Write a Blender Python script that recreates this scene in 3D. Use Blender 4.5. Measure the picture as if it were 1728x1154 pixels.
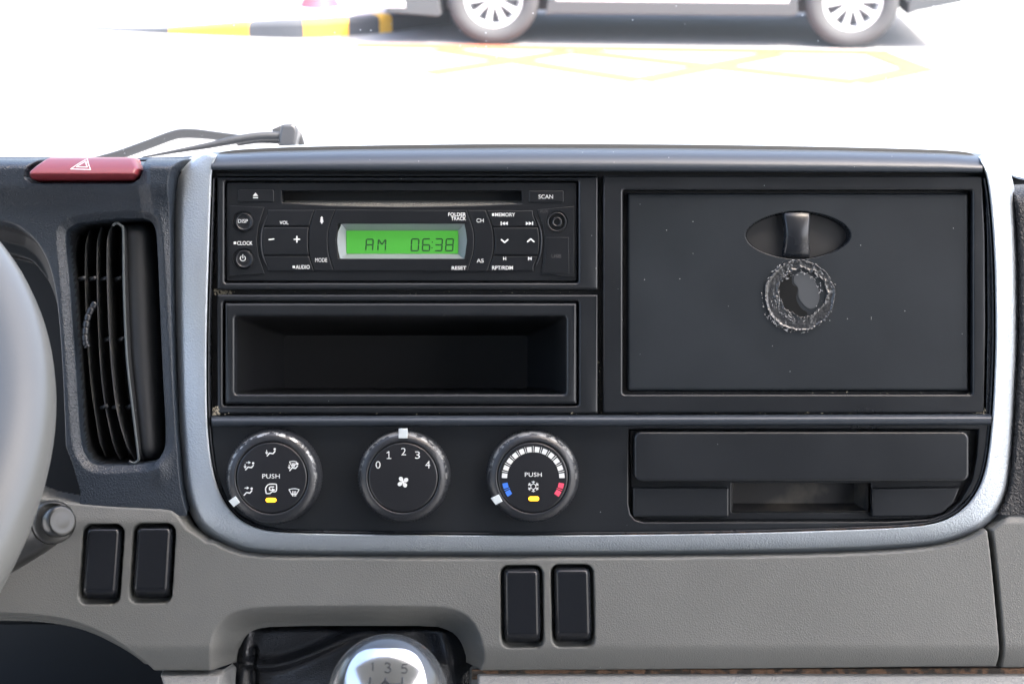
import bpy, bmesh, math, random
import numpy as np
from mathutils import Matrix, Vector, noise as mnoise
random.seed(7)
for o in list(bpy.data.objects): bpy.data.objects.remove(o)

# ------------------------------------------------------------------ camera, light, exposure
sc = bpy.context.scene
FPX = 2832.0          # focal length in photo pixels (1728 wide)
D = 0.90              # camera to dashboard face, metres
S = D / FPX           # metres per photo pixel on the dashboard face
PITCH = math.radians(19.3)
CAMZ = 2.2
cam_d = bpy.data.cameras.new('camera'); cam = bpy.data.objects.new('camera', cam_d)
sc.collection.objects.link(cam); sc.camera = cam
cam_d.sensor_width = 36; cam_d.lens = FPX / 1728 * 36
cam_d.clip_start = 0.02; cam_d.clip_end = 500
cam.location = (0, 0, CAMZ); cam.rotation_euler = (math.pi/2 - PITCH, 0, 0)
cam_d.dof.use_dof = True; cam_d.dof.focus_distance = D; cam_d.dof.aperture_fstop = 22
ROT = Matrix.Rotation(math.pi/2 - PITCH, 4, 'X')
MD = Matrix.Translation((0, 0, CAMZ)) @ ROT @ Matrix.Translation((0, 0, -D))   # dashboard frame: x right, y up the face, z to the viewer

SUN_EL, SUN_AZ = math.radians(60), math.radians(122)
w = bpy.data.worlds.new('World'); sc.world = w; w.use_nodes = True
nt = w.node_tree; nt.nodes.clear()
out = nt.nodes.new('ShaderNodeOutputWorld'); bg = nt.nodes.new('ShaderNodeBackground')
sky = nt.nodes.new('ShaderNodeTexSky'); sky.sky_type = 'NISHITA'; sky.sun_disc = False
sky.sun_elevation = SUN_EL; sky.sun_rotation = SUN_AZ
sky.dust_density = 6.0; sky.air_density = 1.0; sky.ozone_density = .5
bg.inputs['Strength'].default_value = 0.15
nt.links.new(sky.outputs[0], bg.inputs[0]); nt.links.new(bg.outputs[0], out.inputs[0])
sd = bpy.data.lights.new('sun', 'SUN'); sun = bpy.data.objects.new('sun', sd); sc.collection.objects.link(sun)
sd.energy = 2.6; sd.angle = math.radians(0.5); sd.color = (1, .96, .9)
sv = Vector((math.sin(SUN_AZ)*math.cos(SUN_EL), math.cos(SUN_AZ)*math.cos(SUN_EL), math.sin(SUN_EL)))
sun.rotation_euler = sv.to_track_quat('Z', 'Y').to_euler()
sc.view_settings.view_transform = 'Standard'; sc.view_settings.look = 'None'
sc.view_settings.exposure = 2.85; sc.view_settings.gamma = 1.0
sc.cycles.use_denoising = True
sc.cycles.max_bounces = 8; sc.cycles.transparent_max_bounces = 12
sc.cycles.sample_clamp_indirect = 8
sc.render.film_transparent = False

# ------------------------------------------------------------------ materials
def mat(name, base, rough=.5, metal=0., bump=None, spec=.5, coat=0., dust=0., emit=None, estr=0., var=0., grime=None):
    m = bpy.data.materials.new(name); m.use_nodes = True
    n = m.node_tree; N = n.nodes; Lk = n.links
    p = N['Principled BSDF']
    p.inputs['Roughness'].default_value = rough; p.inputs['Metallic'].default_value = metal
    p.inputs['Specular IOR Level'].default_value = spec
    p.inputs['Coat Weight'].default_value = coat
    tc = N.new('ShaderNodeTexCoord')
    col = None
    rgb = N.new('ShaderNodeRGB'); rgb.outputs[0].default_value = (*base, 1); col = rgb.outputs[0]
    if var:
        nz = N.new('ShaderNodeTexNoise'); nz.inputs['Scale'].default_value = 14; nz.inputs['Detail'].default_value = 6; nz.inputs['Roughness'].default_value = .65
        Lk.new(tc.outputs['Object'], nz.inputs['Vector'])
        mr = N.new('ShaderNodeMapRange'); mr.inputs[1].default_value = .3; mr.inputs[2].default_value = .7
        mr.inputs[3].default_value = 1-var; mr.inputs[4].default_value = 1+var
        Lk.new(nz.outputs[0], mr.inputs[0])
        mx = N.new('ShaderNodeVectorMath'); mx.operation = 'SCALE'
        Lk.new(col, mx.inputs[0]); Lk.new(mr.outputs[0], mx.inputs['Scale']); col = mx.outputs[0]
        r2 = N.new('ShaderNodeMapRange'); r2.inputs[1].default_value = .3; r2.inputs[2].default_value = .7
        r2.inputs[3].default_value = max(0, rough-.04); r2.inputs[4].default_value = min(1, rough+.06)
        Lk.new(nz.outputs[0], r2.inputs[0]); Lk.new(r2.outputs[0], p.inputs['Roughness'])
    if dust:
        # tiny pale specks and short scratches lying on the plastic
        vo = N.new('ShaderNodeTexVoronoi'); vo.inputs['Scale'].default_value = 420
        Lk.new(tc.outputs['Object'], vo.inputs['Vector'])
        lt = N.new('ShaderNodeMath'); lt.operation = 'LESS_THAN'; lt.inputs[1].default_value = .11
        Lk.new(vo.outputs['Distance'], lt.inputs[0])
        sp = N.new('ShaderNodeSeparateColor'); Lk.new(vo.outputs['Color'], sp.inputs[0])
        gt = N.new('ShaderNodeMath'); gt.operation = 'GREATER_THAN'; gt.inputs[1].default_value = 1-.022*dust
        Lk.new(sp.outputs[0], gt.inputs[0])
        mu = N.new('ShaderNodeMath'); mu.operation = 'MULTIPLY'; Lk.new(lt.outputs[0], mu.inputs[0]); Lk.new(gt.outputs[0], mu.inputs[1])
        # scratches: stretched noise ridges, masked
        mp = N.new('ShaderNodeMapping'); mp.inputs['Scale'].default_value = (300, 30, 60); mp.inputs['Rotation'].default_value = (0, 0, .6)
        Lk.new(tc.outputs['Object'], mp.inputs[0])
        v2 = N.new('ShaderNodeTexVoronoi'); v2.inputs['Scale'].default_value = 1.0; Lk.new(mp.outputs[0], v2.inputs['Vector'])
        l2 = N.new('ShaderNodeMath'); l2.operation = 'LESS_THAN'; l2.inputs[1].default_value = .05; Lk.new(v2.outputs['Distance'], l2.inputs[0])
        s2 = N.new('ShaderNodeSeparateColor'); Lk.new(v2.outputs['Color'], s2.inputs[0])
        g2 = N.new('ShaderNodeMath'); g2.operation = 'GREATER_THAN'; g2.inputs[1].default_value = 1-.014*dust; Lk.new(s2.outputs[0], g2.inputs[0])
        m2 = N.new('ShaderNodeMath'); m2.operation = 'MULTIPLY'; Lk.new(l2.outputs[0], m2.inputs[0]); Lk.new(g2.outputs[0], m2.inputs[1])
        ma = N.new('ShaderNodeMath'); ma.operation = 'MAXIMUM'; Lk.new(mu.outputs[0], ma.inputs[0]); Lk.new(m2.outputs[0], ma.inputs[1])
        mc = N.new('ShaderNodeMix'); mc.data_type = 'RGBA'
        Lk.new(ma.outputs[0], mc.inputs['Factor']); Lk.new(col, mc.inputs[6]); mc.inputs[7].default_value = (.32, .33, .33, 1)
        col = mc.outputs[2]
    if grime:
        gcol, gs, glo, ghi = grime
        nz = N.new('ShaderNodeTexNoise'); nz.inputs['Scale'].default_value = gs; nz.inputs['Detail'].default_value = 8
        Lk.new(tc.outputs['Object'], nz.inputs['Vector'])
        mr = N.new('ShaderNodeMapRange'); mr.inputs[1].default_value = glo; mr.inputs[2].default_value = ghi
        Lk.new(nz.outputs[0], mr.inputs[0])
        mc = N.new('ShaderNodeMix'); mc.data_type = 'RGBA'
        Lk.new(mr.outputs[0], mc.inputs['Factor']); Lk.new(col, mc.inputs[6]); mc.inputs[7].default_value = (*gcol, 1)
        col = mc.outputs[2]
    Lk.new(col, p.inputs['Base Color'])
    if bump:
        kind, scale, strength, dist = bump
        if kind == 'leather':
            t = N.new('ShaderNodeTexVoronoi'); t.feature = 'DISTANCE_TO_EDGE'; t.inputs['Scale'].default_value = scale
            wz = N.new('ShaderNodeTexNoise'); wz.inputs['Scale'].default_value = scale*.6; wz.inputs['Detail'].default_value = 3
            Lk.new(tc.outputs['Object'], wz.inputs['Vector'])
            sm = N.new('ShaderNodeVectorMath'); sm.operation = 'MULTIPLY_ADD'
            Lk.new(wz.outputs[1], sm.inputs[0]); sm.inputs[1].default_value = (1.6/scale,)*3
            Lk.new(tc.outputs['Object'], sm.inputs[2]); Lk.new(sm.outputs[0], t.inputs['Vector'])
            pw = N.new('ShaderNodeMapRange'); pw.inputs[1].default_value = 0; pw.inputs[2].default_value = .35; pw.interpolation_type = 'SMOOTHSTEP'
            Lk.new(t.outputs['Distance'], pw.inputs[0]); h = pw.outputs[0]
        else:
            t = N.new('ShaderNodeTexNoise'); t.inputs['Scale'].default_value = scale; t.inputs['Detail'].default_value = 2.5
            Lk.new(tc.outputs['Object'], t.inputs['Vector']); h = t.outputs[0]
        b = N.new('ShaderNodeBump'); b.inputs['Strength'].default_value = strength; b.inputs['Distance'].default_value = dist
        Lk.new(h, b.inputs['Height']); Lk.new(b.outputs[0], p.inputs['Normal'])
    if emit:
        p.inputs['Emission Color'].default_value = (*emit, 1); p.inputs['Emission Strength'].default_value = estr
    return m

M = {}
M['fascia'] = mat('black_satin_plastic', (.0105, .0125, .0155), .30, spec=.45, bump=('n', 1500, .08, .0003), dust=1, var=.18)
M['fascia_gloss'] = mat('black_smooth_plastic', (.012, .014, .018), .27, bump=('n', 900, .05, .0003), dust=.6, var=.1)
M['roll'] = mat('slate_sheen_trim', (.034, .042, .054), .33, .15, bump=('n', 1200, .1, .0003), dust=1.2)  # slate tone, lighter than the black fascia to imitate sky sheen
M['louvre'] = mat('dusty_louvre_plastic', (.035, .037, .040), .5, grime=((.10, .095, .085), 150, .5, .85))
M['blank'] = mat('glossy_black_switch', (.0085, .0098, .0128), .22, spec=.45, dust=.8)
M['deep'] = mat('black_matt_plastic', (.010, .011, .013), .6)
M['radio'] = mat('radio_black_plastic', (.008, .0095, .012), .3, spec=.45, dust=.7, var=.1)
M['pad'] = mat('black_leather_grain', (.014, .020, .029), .38, spec=.5, bump=('leather', 640, .42, .0004), var=.12)
M['sidepad'] = mat('black_coarse_grain', (.02, .021, .023), .6, bump=('leather', 420, .8, .0008))
M['grey'] = mat('grey_grained_plastic', (.112, .115, .110), .52, bump=('leather', 820, .26, .0004), var=.06, dust=.25)
M['greyleather'] = mat('grey_leather_grain', (.17, .178, .18), .55, bump=('leather', 520, .4, .0005), var=.05)
M['silver'] = mat('silver_grained_paint', (.35, .39, .43), .36, .5, bump=('n', 1000, .6, .0006), var=.03)
M['lip'] = mat('silver_lip_plastic', (.3, .33, .36), .25, .7)
M['white'] = mat('white_print', (.60, .62, .62), .5)
M['whiteplastic'] = mat('white_pointer_plastic', (.46, .51, .53), .4)
M['dimprint'] = mat('moulded_grey_print', (.045, .045, .048), .5)
M['dial'] = mat('dial_black_plastic', (.011, .012, .015), .33, bump=('n', 900, .08, .0003), dust=.8)
M['blue'] = mat('blue_print', (.04, .16, .62), .5)
M['red'] = mat('red_print', (.72, .07, .13), .5)
M['amber'] = mat('amber_lamp', (.9, .35, .02), .4, emit=(1, .42, .01), estr=.85)
M['lcd'] = mat('green_display_backlight', (.02, .12, .02), .35, emit=(.058, .30, .03), estr=.15)
M['lcdseg'] = mat('display_segment', (.004, .03, .012), .5)
M['chrome'] = mat('display_silver_frame', (.26, .28, .31), .3, .5)
M['dusty'] = mat('dusty_grey_felt', (.20, .195, .175), .9, bump=('n', 1800, .5, .0004), grime=((.05, .05, .048), 1400, .35, .75))
M['hazard'] = mat('red_translucent_plastic', (.16, .024, .031), .38, coat=.1, var=.05)
M['wheel'] = mat('grey_steering_wheel_rubber', (.128, .128, .118), .32, bump=('n', 900, .10, .0004), var=.04)
M['stalk'] = mat('stalk_grey_plastic', (.030, .030, .028), .35, bump=('n', 900, .1, .0003))
M['foam'] = mat('brown_foam_strip', (.13, .075, .045), .9, bump=('n', 900, .8, .001), grime=((.03, .025, .02), 160, .45, .55))
M['vinyl'] = mat('black_vinyl_boot', (.014, .016, .02), .27, bump=('leather', 700, .25, .0004))
M['knobblack'] = mat('gear_knob_smoke_plastic', (.045, .048, .05), .2, coat=.2)
M['mirror'] = mat('gear_knob_chrome', (.58, .60, .62), .15, 1.0)
M['wiper'] = mat('wiper_grey_black', (.010, .011, .013), .5)
M['glue'] = mat('clear_dried_glue', (.028, .030, .033), .22, spec=.6, bump=('n', 500, .5, .001), coat=.2)
M['crumb'] = mat('torn_glue_edge', (.33, .34, .35), .2, bump=('n', 1500, .8, .001))
M['stain'] = mat('tacky_dark_stain', (.004, .0045, .005), .5, spec=.2)
M['road'] = mat('pale_road_concrete', (.23, .235, .24), .9, bump=('n', 60, .3, .01), var=.06)
M['yellow'] = mat('yellow_road_paint', (.26, .072, .034), .8, var=.1)
M['kyellow'] = mat('kerb_yellow_paint', (.62, .36, .03), .7, var=.1)
M['kblack'] = mat('kerb_black_paint', (.045, .05, .06), .7, var=.1)
M['pave'] = mat('pale_paving', (.42, .42, .41), .9)
M['carbody'] = mat('silver_white_car_paint', (.55, .57, .60), .3, coat=.6)
M['clad'] = mat('dark_grey_cladding', (.05, .055, .06), .6)
M['tyre'] = mat('tyre_rubber', (.055, .058, .062), .8)
M['rim'] = mat('silver_alloy_rim', (.62, .64, .66), .35, .25)
M['carglass'] = mat('dark_car_glass', (.02, .025, .03), .08)
M['conered'] = mat('red_cone_plastic', (.75, .06, .09), .5)
M['conegrey'] = mat('cone_shadow_grey', (.25, .27, .3), .8)
M['liner'] = mat('cab_headliner', (.22, .22, .21), .9); M['seat'] = mat('cab_rear_trim', (.09, .09, .09), .9)
M['cabdark'] = mat('cab_dark_trim', (.10, .10, .10), .8)

# windscreen: clear pane with a thin film of dust and fine specks
def glass_mat():
    m = bpy.data.materials.new('dusty_clear_windscreen'); m.use_nodes = True
    n = m.node_tree; N = n.nodes; Lk = n.links; N.clear()
    o = N.new('ShaderNodeOutputMaterial'); tr = N.new('ShaderNodeBsdfTransparent'); gl = N.new('ShaderNodeBsdfGlossy')
    gl.inputs['Roughness'].default_value = .02
    df = N.new('ShaderNodeBsdfTranslucent'); df.inputs[0].default_value = (.85, .93, 1, 1)
    d2 = N.new('ShaderNodeBsdfDiffuse'); d2.inputs[0].default_value = (.8, .85, .88, 1)
    tc = N.new('ShaderNodeTexCoord'); vo = N.new('ShaderNodeTexVoronoi'); vo.inputs['Scale'].default_value = 260
    Lk.new(tc.outputs['Object'], vo.inputs['Vector'])
    lt = N.new('ShaderNodeMath'); lt.operation = 'LESS_THAN'; lt.inputs[1].default_value = .12; Lk.new(vo.outputs['Distance'], lt.inputs[0])
    sp = N.new('ShaderNodeSeparateColor'); Lk.new(vo.outputs['Color'], sp.inputs[0])
    gt = N.new('ShaderNodeMath'); gt.operation = 'GREATER_THAN'; gt.inputs[1].default_value = .93; Lk.new(sp.outputs[0], gt.inputs[0])
    mu = N.new('ShaderNodeMath'); mu.operation = 'MULTIPLY'; Lk.new(lt.outputs[0], mu.inputs[0]); Lk.new(gt.outputs[0], mu.inputs[1])
    ad = N.new('ShaderNodeMath'); ad.operation = 'MULTIPLY_ADD'; Lk.new(mu.outputs[0], ad.inputs[0]); ad.inputs[1].default_value = .5; ad.inputs[2].default_value = .015
    dm = N.new('ShaderNodeMixShader'); dm.inputs[0].default_value = .5; Lk.new(df.outputs[0], dm.inputs[1]); Lk.new(d2.outputs[0], dm.inputs[2])
    m1 = N.new('ShaderNodeMixShader'); Lk.new(ad.outputs[0], m1.inputs[0]); Lk.new(tr.outputs[0], m1.inputs[1]); Lk.new(dm.outputs[0], m1.inputs[2])
    m2 = N.new('ShaderNodeMixShader'); m2.inputs[0].default_value = .03
    Lk.new(m1.outputs[0], m2.inputs[1]); Lk.new(gl.outputs[0], m2.inputs[2]); Lk.new(m2.outputs[0], o.inputs[0])
    return m
M['glass'] = glass_mat()

# dial grip: black plastic worn to bright metal-like scuffs round its upper rim
def grip_mat():
    m = mat('worn_dial_grip', (.016, .018, .022), .33, bump=('n', 700, .3, .0005), dust=.5)
    n = m.node_tree; N = n.nodes; Lk = n.links; p = N['Principled BSDF']
    old = p.inputs['Base Color'].links[0].from_socket
    tc = N.new('ShaderNodeTexCoord'); nz = N.new('ShaderNodeTexNoise'); nz.inputs['Scale'].default_value = 330; nz.inputs['Detail'].default_value = 5
    Lk.new(tc.outputs['Object'], nz.inputs['Vector'])
    sx = N.new('ShaderNodeSeparateXYZ'); Lk.new(tc.outputs['Object'], sx.inputs[0])
    a = N.new('ShaderNodeCombineXYZ'); Lk.new(sx.outputs[0], a.inputs[0]); Lk.new(sx.outputs[1], a.inputs[1])
    ln = N.new('ShaderNodeVectorMath'); ln.operation = 'LENGTH'; Lk.new(a.outputs[0], ln.inputs[0])
    # band where fingers rub
    b1 = N.new('ShaderNodeMapRange'); df = N.new('ShaderNodeMath'); df.operation = 'SUBTRACT'; df.inputs[1].default_value = .0232; Lk.new(ln.outputs['Value'], df.inputs[0])
    ab = N.new('ShaderNodeMath'); ab.operation = 'ABSOLUTE'; Lk.new(df.outputs[0], ab.inputs[0])
    b1.inputs[1].default_value = .0010; b1.inputs[2].default_value = .0005; Lk.new(ab.outputs[0], b1.inputs[0])
    yy = N.new('ShaderNodeMapRange'); yy.inputs[1].default_value = -.008; yy.inputs[2].default_value = .016; Lk.new(sx.outputs[1], yy.inputs[0])
    mul = N.new('ShaderNodeMath'); mul.operation = 'MULTIPLY'; Lk.new(b1.outputs[0], mul.inputs[0]); Lk.new(yy.outputs[0], mul.inputs[1])
    th = N.new('ShaderNodeMapRange'); th.inputs[1].default_value = .47; th.inputs[2].default_value = .55; Lk.new(nz.outputs[0], th.inputs[0])
    mm = N.new('ShaderNodeMath'); mm.operation = 'MULTIPLY'; Lk.new(mul.outputs[0], mm.inputs[0]); Lk.new(th.outputs[0], mm.inputs[1])
    mc = N.new('ShaderNodeMix'); mc.data_type = 'RGBA'; Lk.new(mm.outputs[0], mc.inputs['Factor']); Lk.new(old, mc.inputs[6]); mc.inputs[7].default_value = (.32, .33, .33, 1)
    Lk.new(mc.outputs[2], p.inputs['Base Color'])
    mt = N.new('ShaderNodeMath'); mt.operation = 'MULTIPLY'; mt.inputs[1].default_value = .6; Lk.new(mm.outputs[0], mt.inputs[0]); Lk.new(mt.outputs[0], p.inputs['Metallic'])
    return m
M['grip'] = grip_mat()

# ------------------------------------------------------------------ helpers
COL = sc.collection
class T: pass
def V3(x, y, wmm, persp=False, wref=None):
    """photo pixel x, y on the dashboard face plus height wmm -> dashboard frame metres"""
    k = 1.0
    if wref is not None: k = (D - wref/1000)/D
    elif persp: k = (D - wmm/1000)/D
    return ((x-864)*S*k, (577-y)*S*k, wmm/1000)
def setp(o, label=None, cat=None, group=None, kind=None):
    if label: o['label'] = label
    if cat: o['category'] = cat
    if group: o['group'] = group
    if kind: o['kind'] = kind
def thing(name, x, y, wmm, label=None, cat=None, group=None):
    o = bpy.data.objects.new(name, None); COL.objects.link(o)
    org = Vector(V3(x, y, wmm, True)); o.matrix_world = MD @ Matrix.Translation(org)
    o.empty_display_size = .01; ORG[o.name] = org
    setp(o, label, cat, group); return o
ORG = {}
def wthing(name, loc, rz=0, label=None, cat=None, group=None):
    o = bpy.data.objects.new(name, None); COL.objects.link(o)
    o.location = loc; o.rotation_euler = (0, 0, rz); ORG[o.name] = Vector((0, 0, 0)); setp(o, label, cat, group); return o
def rootof(o):
    while o.parent: o = o.parent
    return o
def link(name, me, m, parent, smooth=True, ang=None, wn=False, label=None):
    o = bpy.data.objects.new(name, me); COL.objects.link(o)
    if parent is not None:
        org = ORG[rootof(parent).name]
        me.transform(Matrix.Translation(-org)); o.parent = parent
    if m is not None: me.materials.clear(); me.materials.append(m)
    if smooth:
        me.polygons.foreach_set('use_smooth', [True]*len(me.polygons))
        if ang is not None: me.set_sharp_from_angle(angle=math.radians(ang))
    if wn:
        md = o.modifiers.new('wn', 'WEIGHTED_NORMAL'); md.keep_sharp = True; md.weight = 80
    if label: o['label'] = label
    me.update(); return o
def rr(x0, y0, x1, y1, r, n=5):
    pts = []
    for cx, cy, a0 in ((x1-r, y0+r, -90), (x1-r, y1-r, 0), (x0+r, y1-r, 90), (x0+r, y0+r, 180)):
        for i in range(n+1):
            a = math.radians(a0 + 90*i/n); pts.append((cx+r*math.cos(a), cy+r*math.sin(a)))
    return pts
def circ(cx, cy, r, n=48, ry=None):
    ry = ry or r
    return [(cx+r*math.cos(2*math.pi*i/n), cy+ry*math.sin(2*math.pi*i/n)) for i in range(n)]
def cr(P, n=6, closed=True):
    P = [np.array(p, float) for p in P]; N = len(P); res = []
    rng = range(N if closed else N-1)
    for i in rng:
        if closed: a, b, c, d = P[(i-1) % N], P[i], P[(i+1) % N], P[(i+2) % N]
        else: a, b, c, d = P[max(i-1, 0)], P[i], P[i+1], P[min(i+2, N-1)]
        for k in range(n):
            t = k/n
            res.append(.5*((2*b)+(-a+c)*t+(2*a-5*b+4*c-d)*t*t+(-a+3*b-3*c+d)*t**3))
    if not closed: res.append(P[-1])
    return [tuple(p) for p in res]
def plate_mesh(loops, w0, w1, bev=.4, wref=None, seg=2):
    """flat part with rounded edges cut from outlines (first the outline, then holes); w0 back, w1 front, mm"""
    if wref is None: wref = w1
    cu = bpy.data.curves.new('tmp', 'CURVE'); cu.dimensions = '2D'; cu.fill_mode = 'BOTH'
    for lp in loops:
        sp = cu.splines.new('POLY'); sp.points.add(len(lp)-1)
        for i, (x, y) in enumerate(lp):
            q = V3(x, y, 0, wref=wref); sp.points[i].co = (q[0], q[1], 0, 1)
        sp.use_cyclic_u = True
    b = min(bev, (w1-w0)/2*.95)/1000
    cu.extrude = max((w1-w0)/2000 - b, 1e-6); cu.bevel_depth = b; cu.bevel_resolution = seg; cu.offset = -b
    ob = bpy.data.objects.new('tmp', cu); COL.objects.link(ob)
    dg = bpy.context.evaluated_depsgraph_get(); me = bpy.data.meshes.new_from_object(ob.evaluated_get(dg))
    bpy.data.objects.remove(ob); bpy.data.curves.remove(cu)
    me.transform(Matrix.Translation((0, 0, (w0+w1)/2000)))
    bm = bmesh.new(); bm.from_mesh(me); bmesh.ops.remove_doubles(bm, verts=bm.verts, dist=2e-6); bm.to_mesh(me); bm.free()
    return me
def plate(name, loops, w0, w1, m, parent, bev=.4, wref=None, label=None, seg=2):
    return link(name, plate_mesh(loops, w0, w1, bev, wref, seg), m, parent, True, 50, True, label)
def join(meshes):
    bm = bmesh.new()
    for me in meshes: bm.from_mesh(me)
    res = bpy.data.meshes.new('j'); bm.to_mesh(res); bm.free(); return res
def gridmesh(P, closed_u=False, closed_v=False):
    """P: list of rows of points"""
    P = np.asarray(P, float); R, C, _ = P.shape
    v = P.reshape(-1, 3); f = []
    for i in range(R if closed_u else R-1):
        for j in range(C if closed_v else C-1):
            a = i*C+j; b = i*C+(j+1) % C; c = ((i+1) % R)*C+(j+1) % C; d = ((i+1) % R)*C+j
            f.append((a, b, c, d))
    me = bpy.data.meshes.new('g'); me.from_pydata(v.tolist(), [], f); me.update(); return me
def fixn(me):
    bm = bmesh.new(); bm.from_mesh(me); bmesh.ops.remove_doubles(bm, verts=bm.verts, dist=1e-6)
    bmesh.ops.recalc_face_normals(bm, faces=bm.faces); bm.to_mesh(me); bm.free(); return me
def sdp(X, Y, poly):
    P = np.array(poly, float); N = len(P)
    d = np.full(X.shape, 1e18); s = np.ones(X.shape)
    for i in range(N):
        a = P[i]; b = P[i-1]; ex, ey = b[0]-a[0], b[1]-a[1]
        wx, wy = X-a[0], Y-a[1]
        t = np.clip((wx*ex+wy*ey)/max(ex*ex+ey*ey, 1e-12), 0, 1)
        d = np.minimum(d, (wx-ex*t)**2+(wy-ey*t)**2)
        c1 = Y >= a[1]; c2 = Y < b[1]; c3 = ex*wy > ey*wx
        allc = c1 & c2 & c3; nonec = ~c1 & ~c2 & ~c3
        s = np.where(allc | nonec, -s, s)
    return s*np.sqrt(d)
def ss(x, a, b):
    t = np.clip((x-a)/(b-a), 0, 1); return t*t*(3-2*t)
def qdrop(sd, r):
    """quarter-round fall: 0 at sd<=-r, 1 at sd>=0"""
    t = np.clip((sd+r)/r, 0, 1); return 1-np.sqrt(np.maximum(0, 1-t*t))
def hf(xs, ys, fn, wref=0, keep=None):
    X, Y = np.meshgrid(np.array(xs, float), np.array(ys, float)); W = fn(X, Y)
    k = (D-wref/1000)/D
    P = np.stack([(X-864)*S*k, (577-Y)*S*k, W/1000], -1).reshape(-1, 3)
    R, C = X.shape; idx = np.arange(R*C).reshape(R, C)
    q = np.stack([idx[:-1, :-1], idx[1:, :-1], idx[1:, 1:], idx[:-1, 1:]], -1).reshape(-1, 4)
    if keep is not None:
        Kp = keep(X, Y)
        ok = (Kp[:-1, :-1] & Kp[1:, :-1] & Kp[1:, 1:] & Kp[:-1, 1:]).reshape(-1); q = q[ok]
        used = np.unique(q); mp = np.full(R*C, -1); mp[used] = np.arange(len(used)); P = P[used]; q = mp[q]
    me = bpy.data.meshes.new('hf'); me.vertices.add(len(P)); me.vertices.foreach_set('co', P.ravel())
    me.loops.add(len(q)*4); me.loops.foreach_set('vertex_index', q.ravel().astype(np.int32))
    me.polygons.add(len(q)); me.polygons.foreach_set('loop_start', np.arange(0, len(q)*4, 4, dtype=np.int32))
    me.polygons.foreach_set('loop_total', np.full(len(q), 4, dtype=np.int32)); me.update(); me.validate(); return me
def lathe(cx, cy, prof, n=96, rfn=None):
    """prof: (r px, w mm)"""
    rows = []
    c = V3(cx, cy, 0)
    for r, wv in prof:
        row = []
        for i in range(n):
            a = 2*math.pi*i/n; q = r*S*(rfn(a, r, wv) if rfn else 1)
            row.append((c[0]+q*math.cos(a), c[1]+q*math.sin(a), wv/1000))
        rows.append(row)
    return fixn(gridmesh(rows, False, True))
def tube(pts, rad, n=12, cap=True, sx=1.0):
    pts = [Vector(p) for p in pts]; N = len(pts)
    rad = rad if isinstance(rad, (list, tuple)) else [rad]*N
    rows = []; up = None
    for i, p in enumerate(pts):
        t = (pts[min(i+1, N-1)]-pts[max(i-1, 0)]).normalized()
        if up is None: up = t.orthogonal().normalized()
        up = (up - t*up.dot(t)).normalized(); s = t.cross(up)
        rows.append([tuple(p+rad[i]*(math.cos(2*math.pi*k/n)*up+math.sin(2*math.pi*k/n)*s*sx)) for k in range(n)])
    if cap: rows = [[tuple(pts[0])]*n]+rows+[[tuple(pts[-1])]*n]
    return fixn(gridmesh(rows, False, True))
def strokes(lines, width, wv, thick=.12, dots=(), wfn=None, wref=None):
    """flat printed marks: polylines in photo pixels with round ends"""
    bm = bmesh.new(); h = width/2
    def prism(pts):
        def z(x, y): return (wfn(x, y) if wfn else wv)
        top = [bm.verts.new(V3(x, y, z(x, y)+thick, wref=wv if wref is None else wref)) for x, y in pts]
        bot = [bm.verts.new(V3(x, y, z(x, y)-.3, wref=wv if wref is None else wref)) for x, y in pts]
        bm.faces.new(top); n = len(pts)
        for i in range(n): bm.faces.new((top[i], bot[i], bot[(i+1) % n], top[(i+1) % n]))
    dz = 0
    for L in lines:
        for (x0, y0), (x1, y1) in zip(L[:-1], L[1:]):
            d = math.hypot(x1-x0, y1-y0)
            if d < 1e-6: continue
            ux, uy = (x1-x0)/d, (y1-y0)/d; a0 = math.atan2(uy, ux); pts = []
            for k in range(5): a = a0-math.pi/2+math.pi*k/4; pts.append((x1+h*math.cos(a), y1+h*math.sin(a)))
            for k in range(5): a = a0+math.pi/2+math.pi*k/4; pts.append((x0+h*math.cos(a), y0+h*math.sin(a)))
            thick += .003; prism(pts[::-1])
    for (x, y, r) in dots: thick += .003; prism(circ(x, y, r, 20))
    bmesh.ops.recalc_face_normals(bm, faces=bm.faces)
    me = bpy.data.meshes.new('s'); bm.to_mesh(me); bm.free(); return me
def polys(plist, wv, thick=.12):
    bm = bmesh.new()
    for pts in plist:
        top = [bm.verts.new(V3(x, y, wv+thick, wref=wv)) for x, y in pts]; bot = [bm.verts.new(V3(x, y, wv-.3, wref=wv)) for x, y in pts]
        bm.faces.new(top); n = len(pts)
        for i in range(n): bm.faces.new((top[i], bot[i], bot[(i+1) % n], top[(i+1) % n]))
    bmesh.ops.recalc_face_normals(bm, faces=bm.faces)
    me = bpy.data.meshes.new('p'); bm.to_mesh(me); bm.free(); return me
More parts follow.
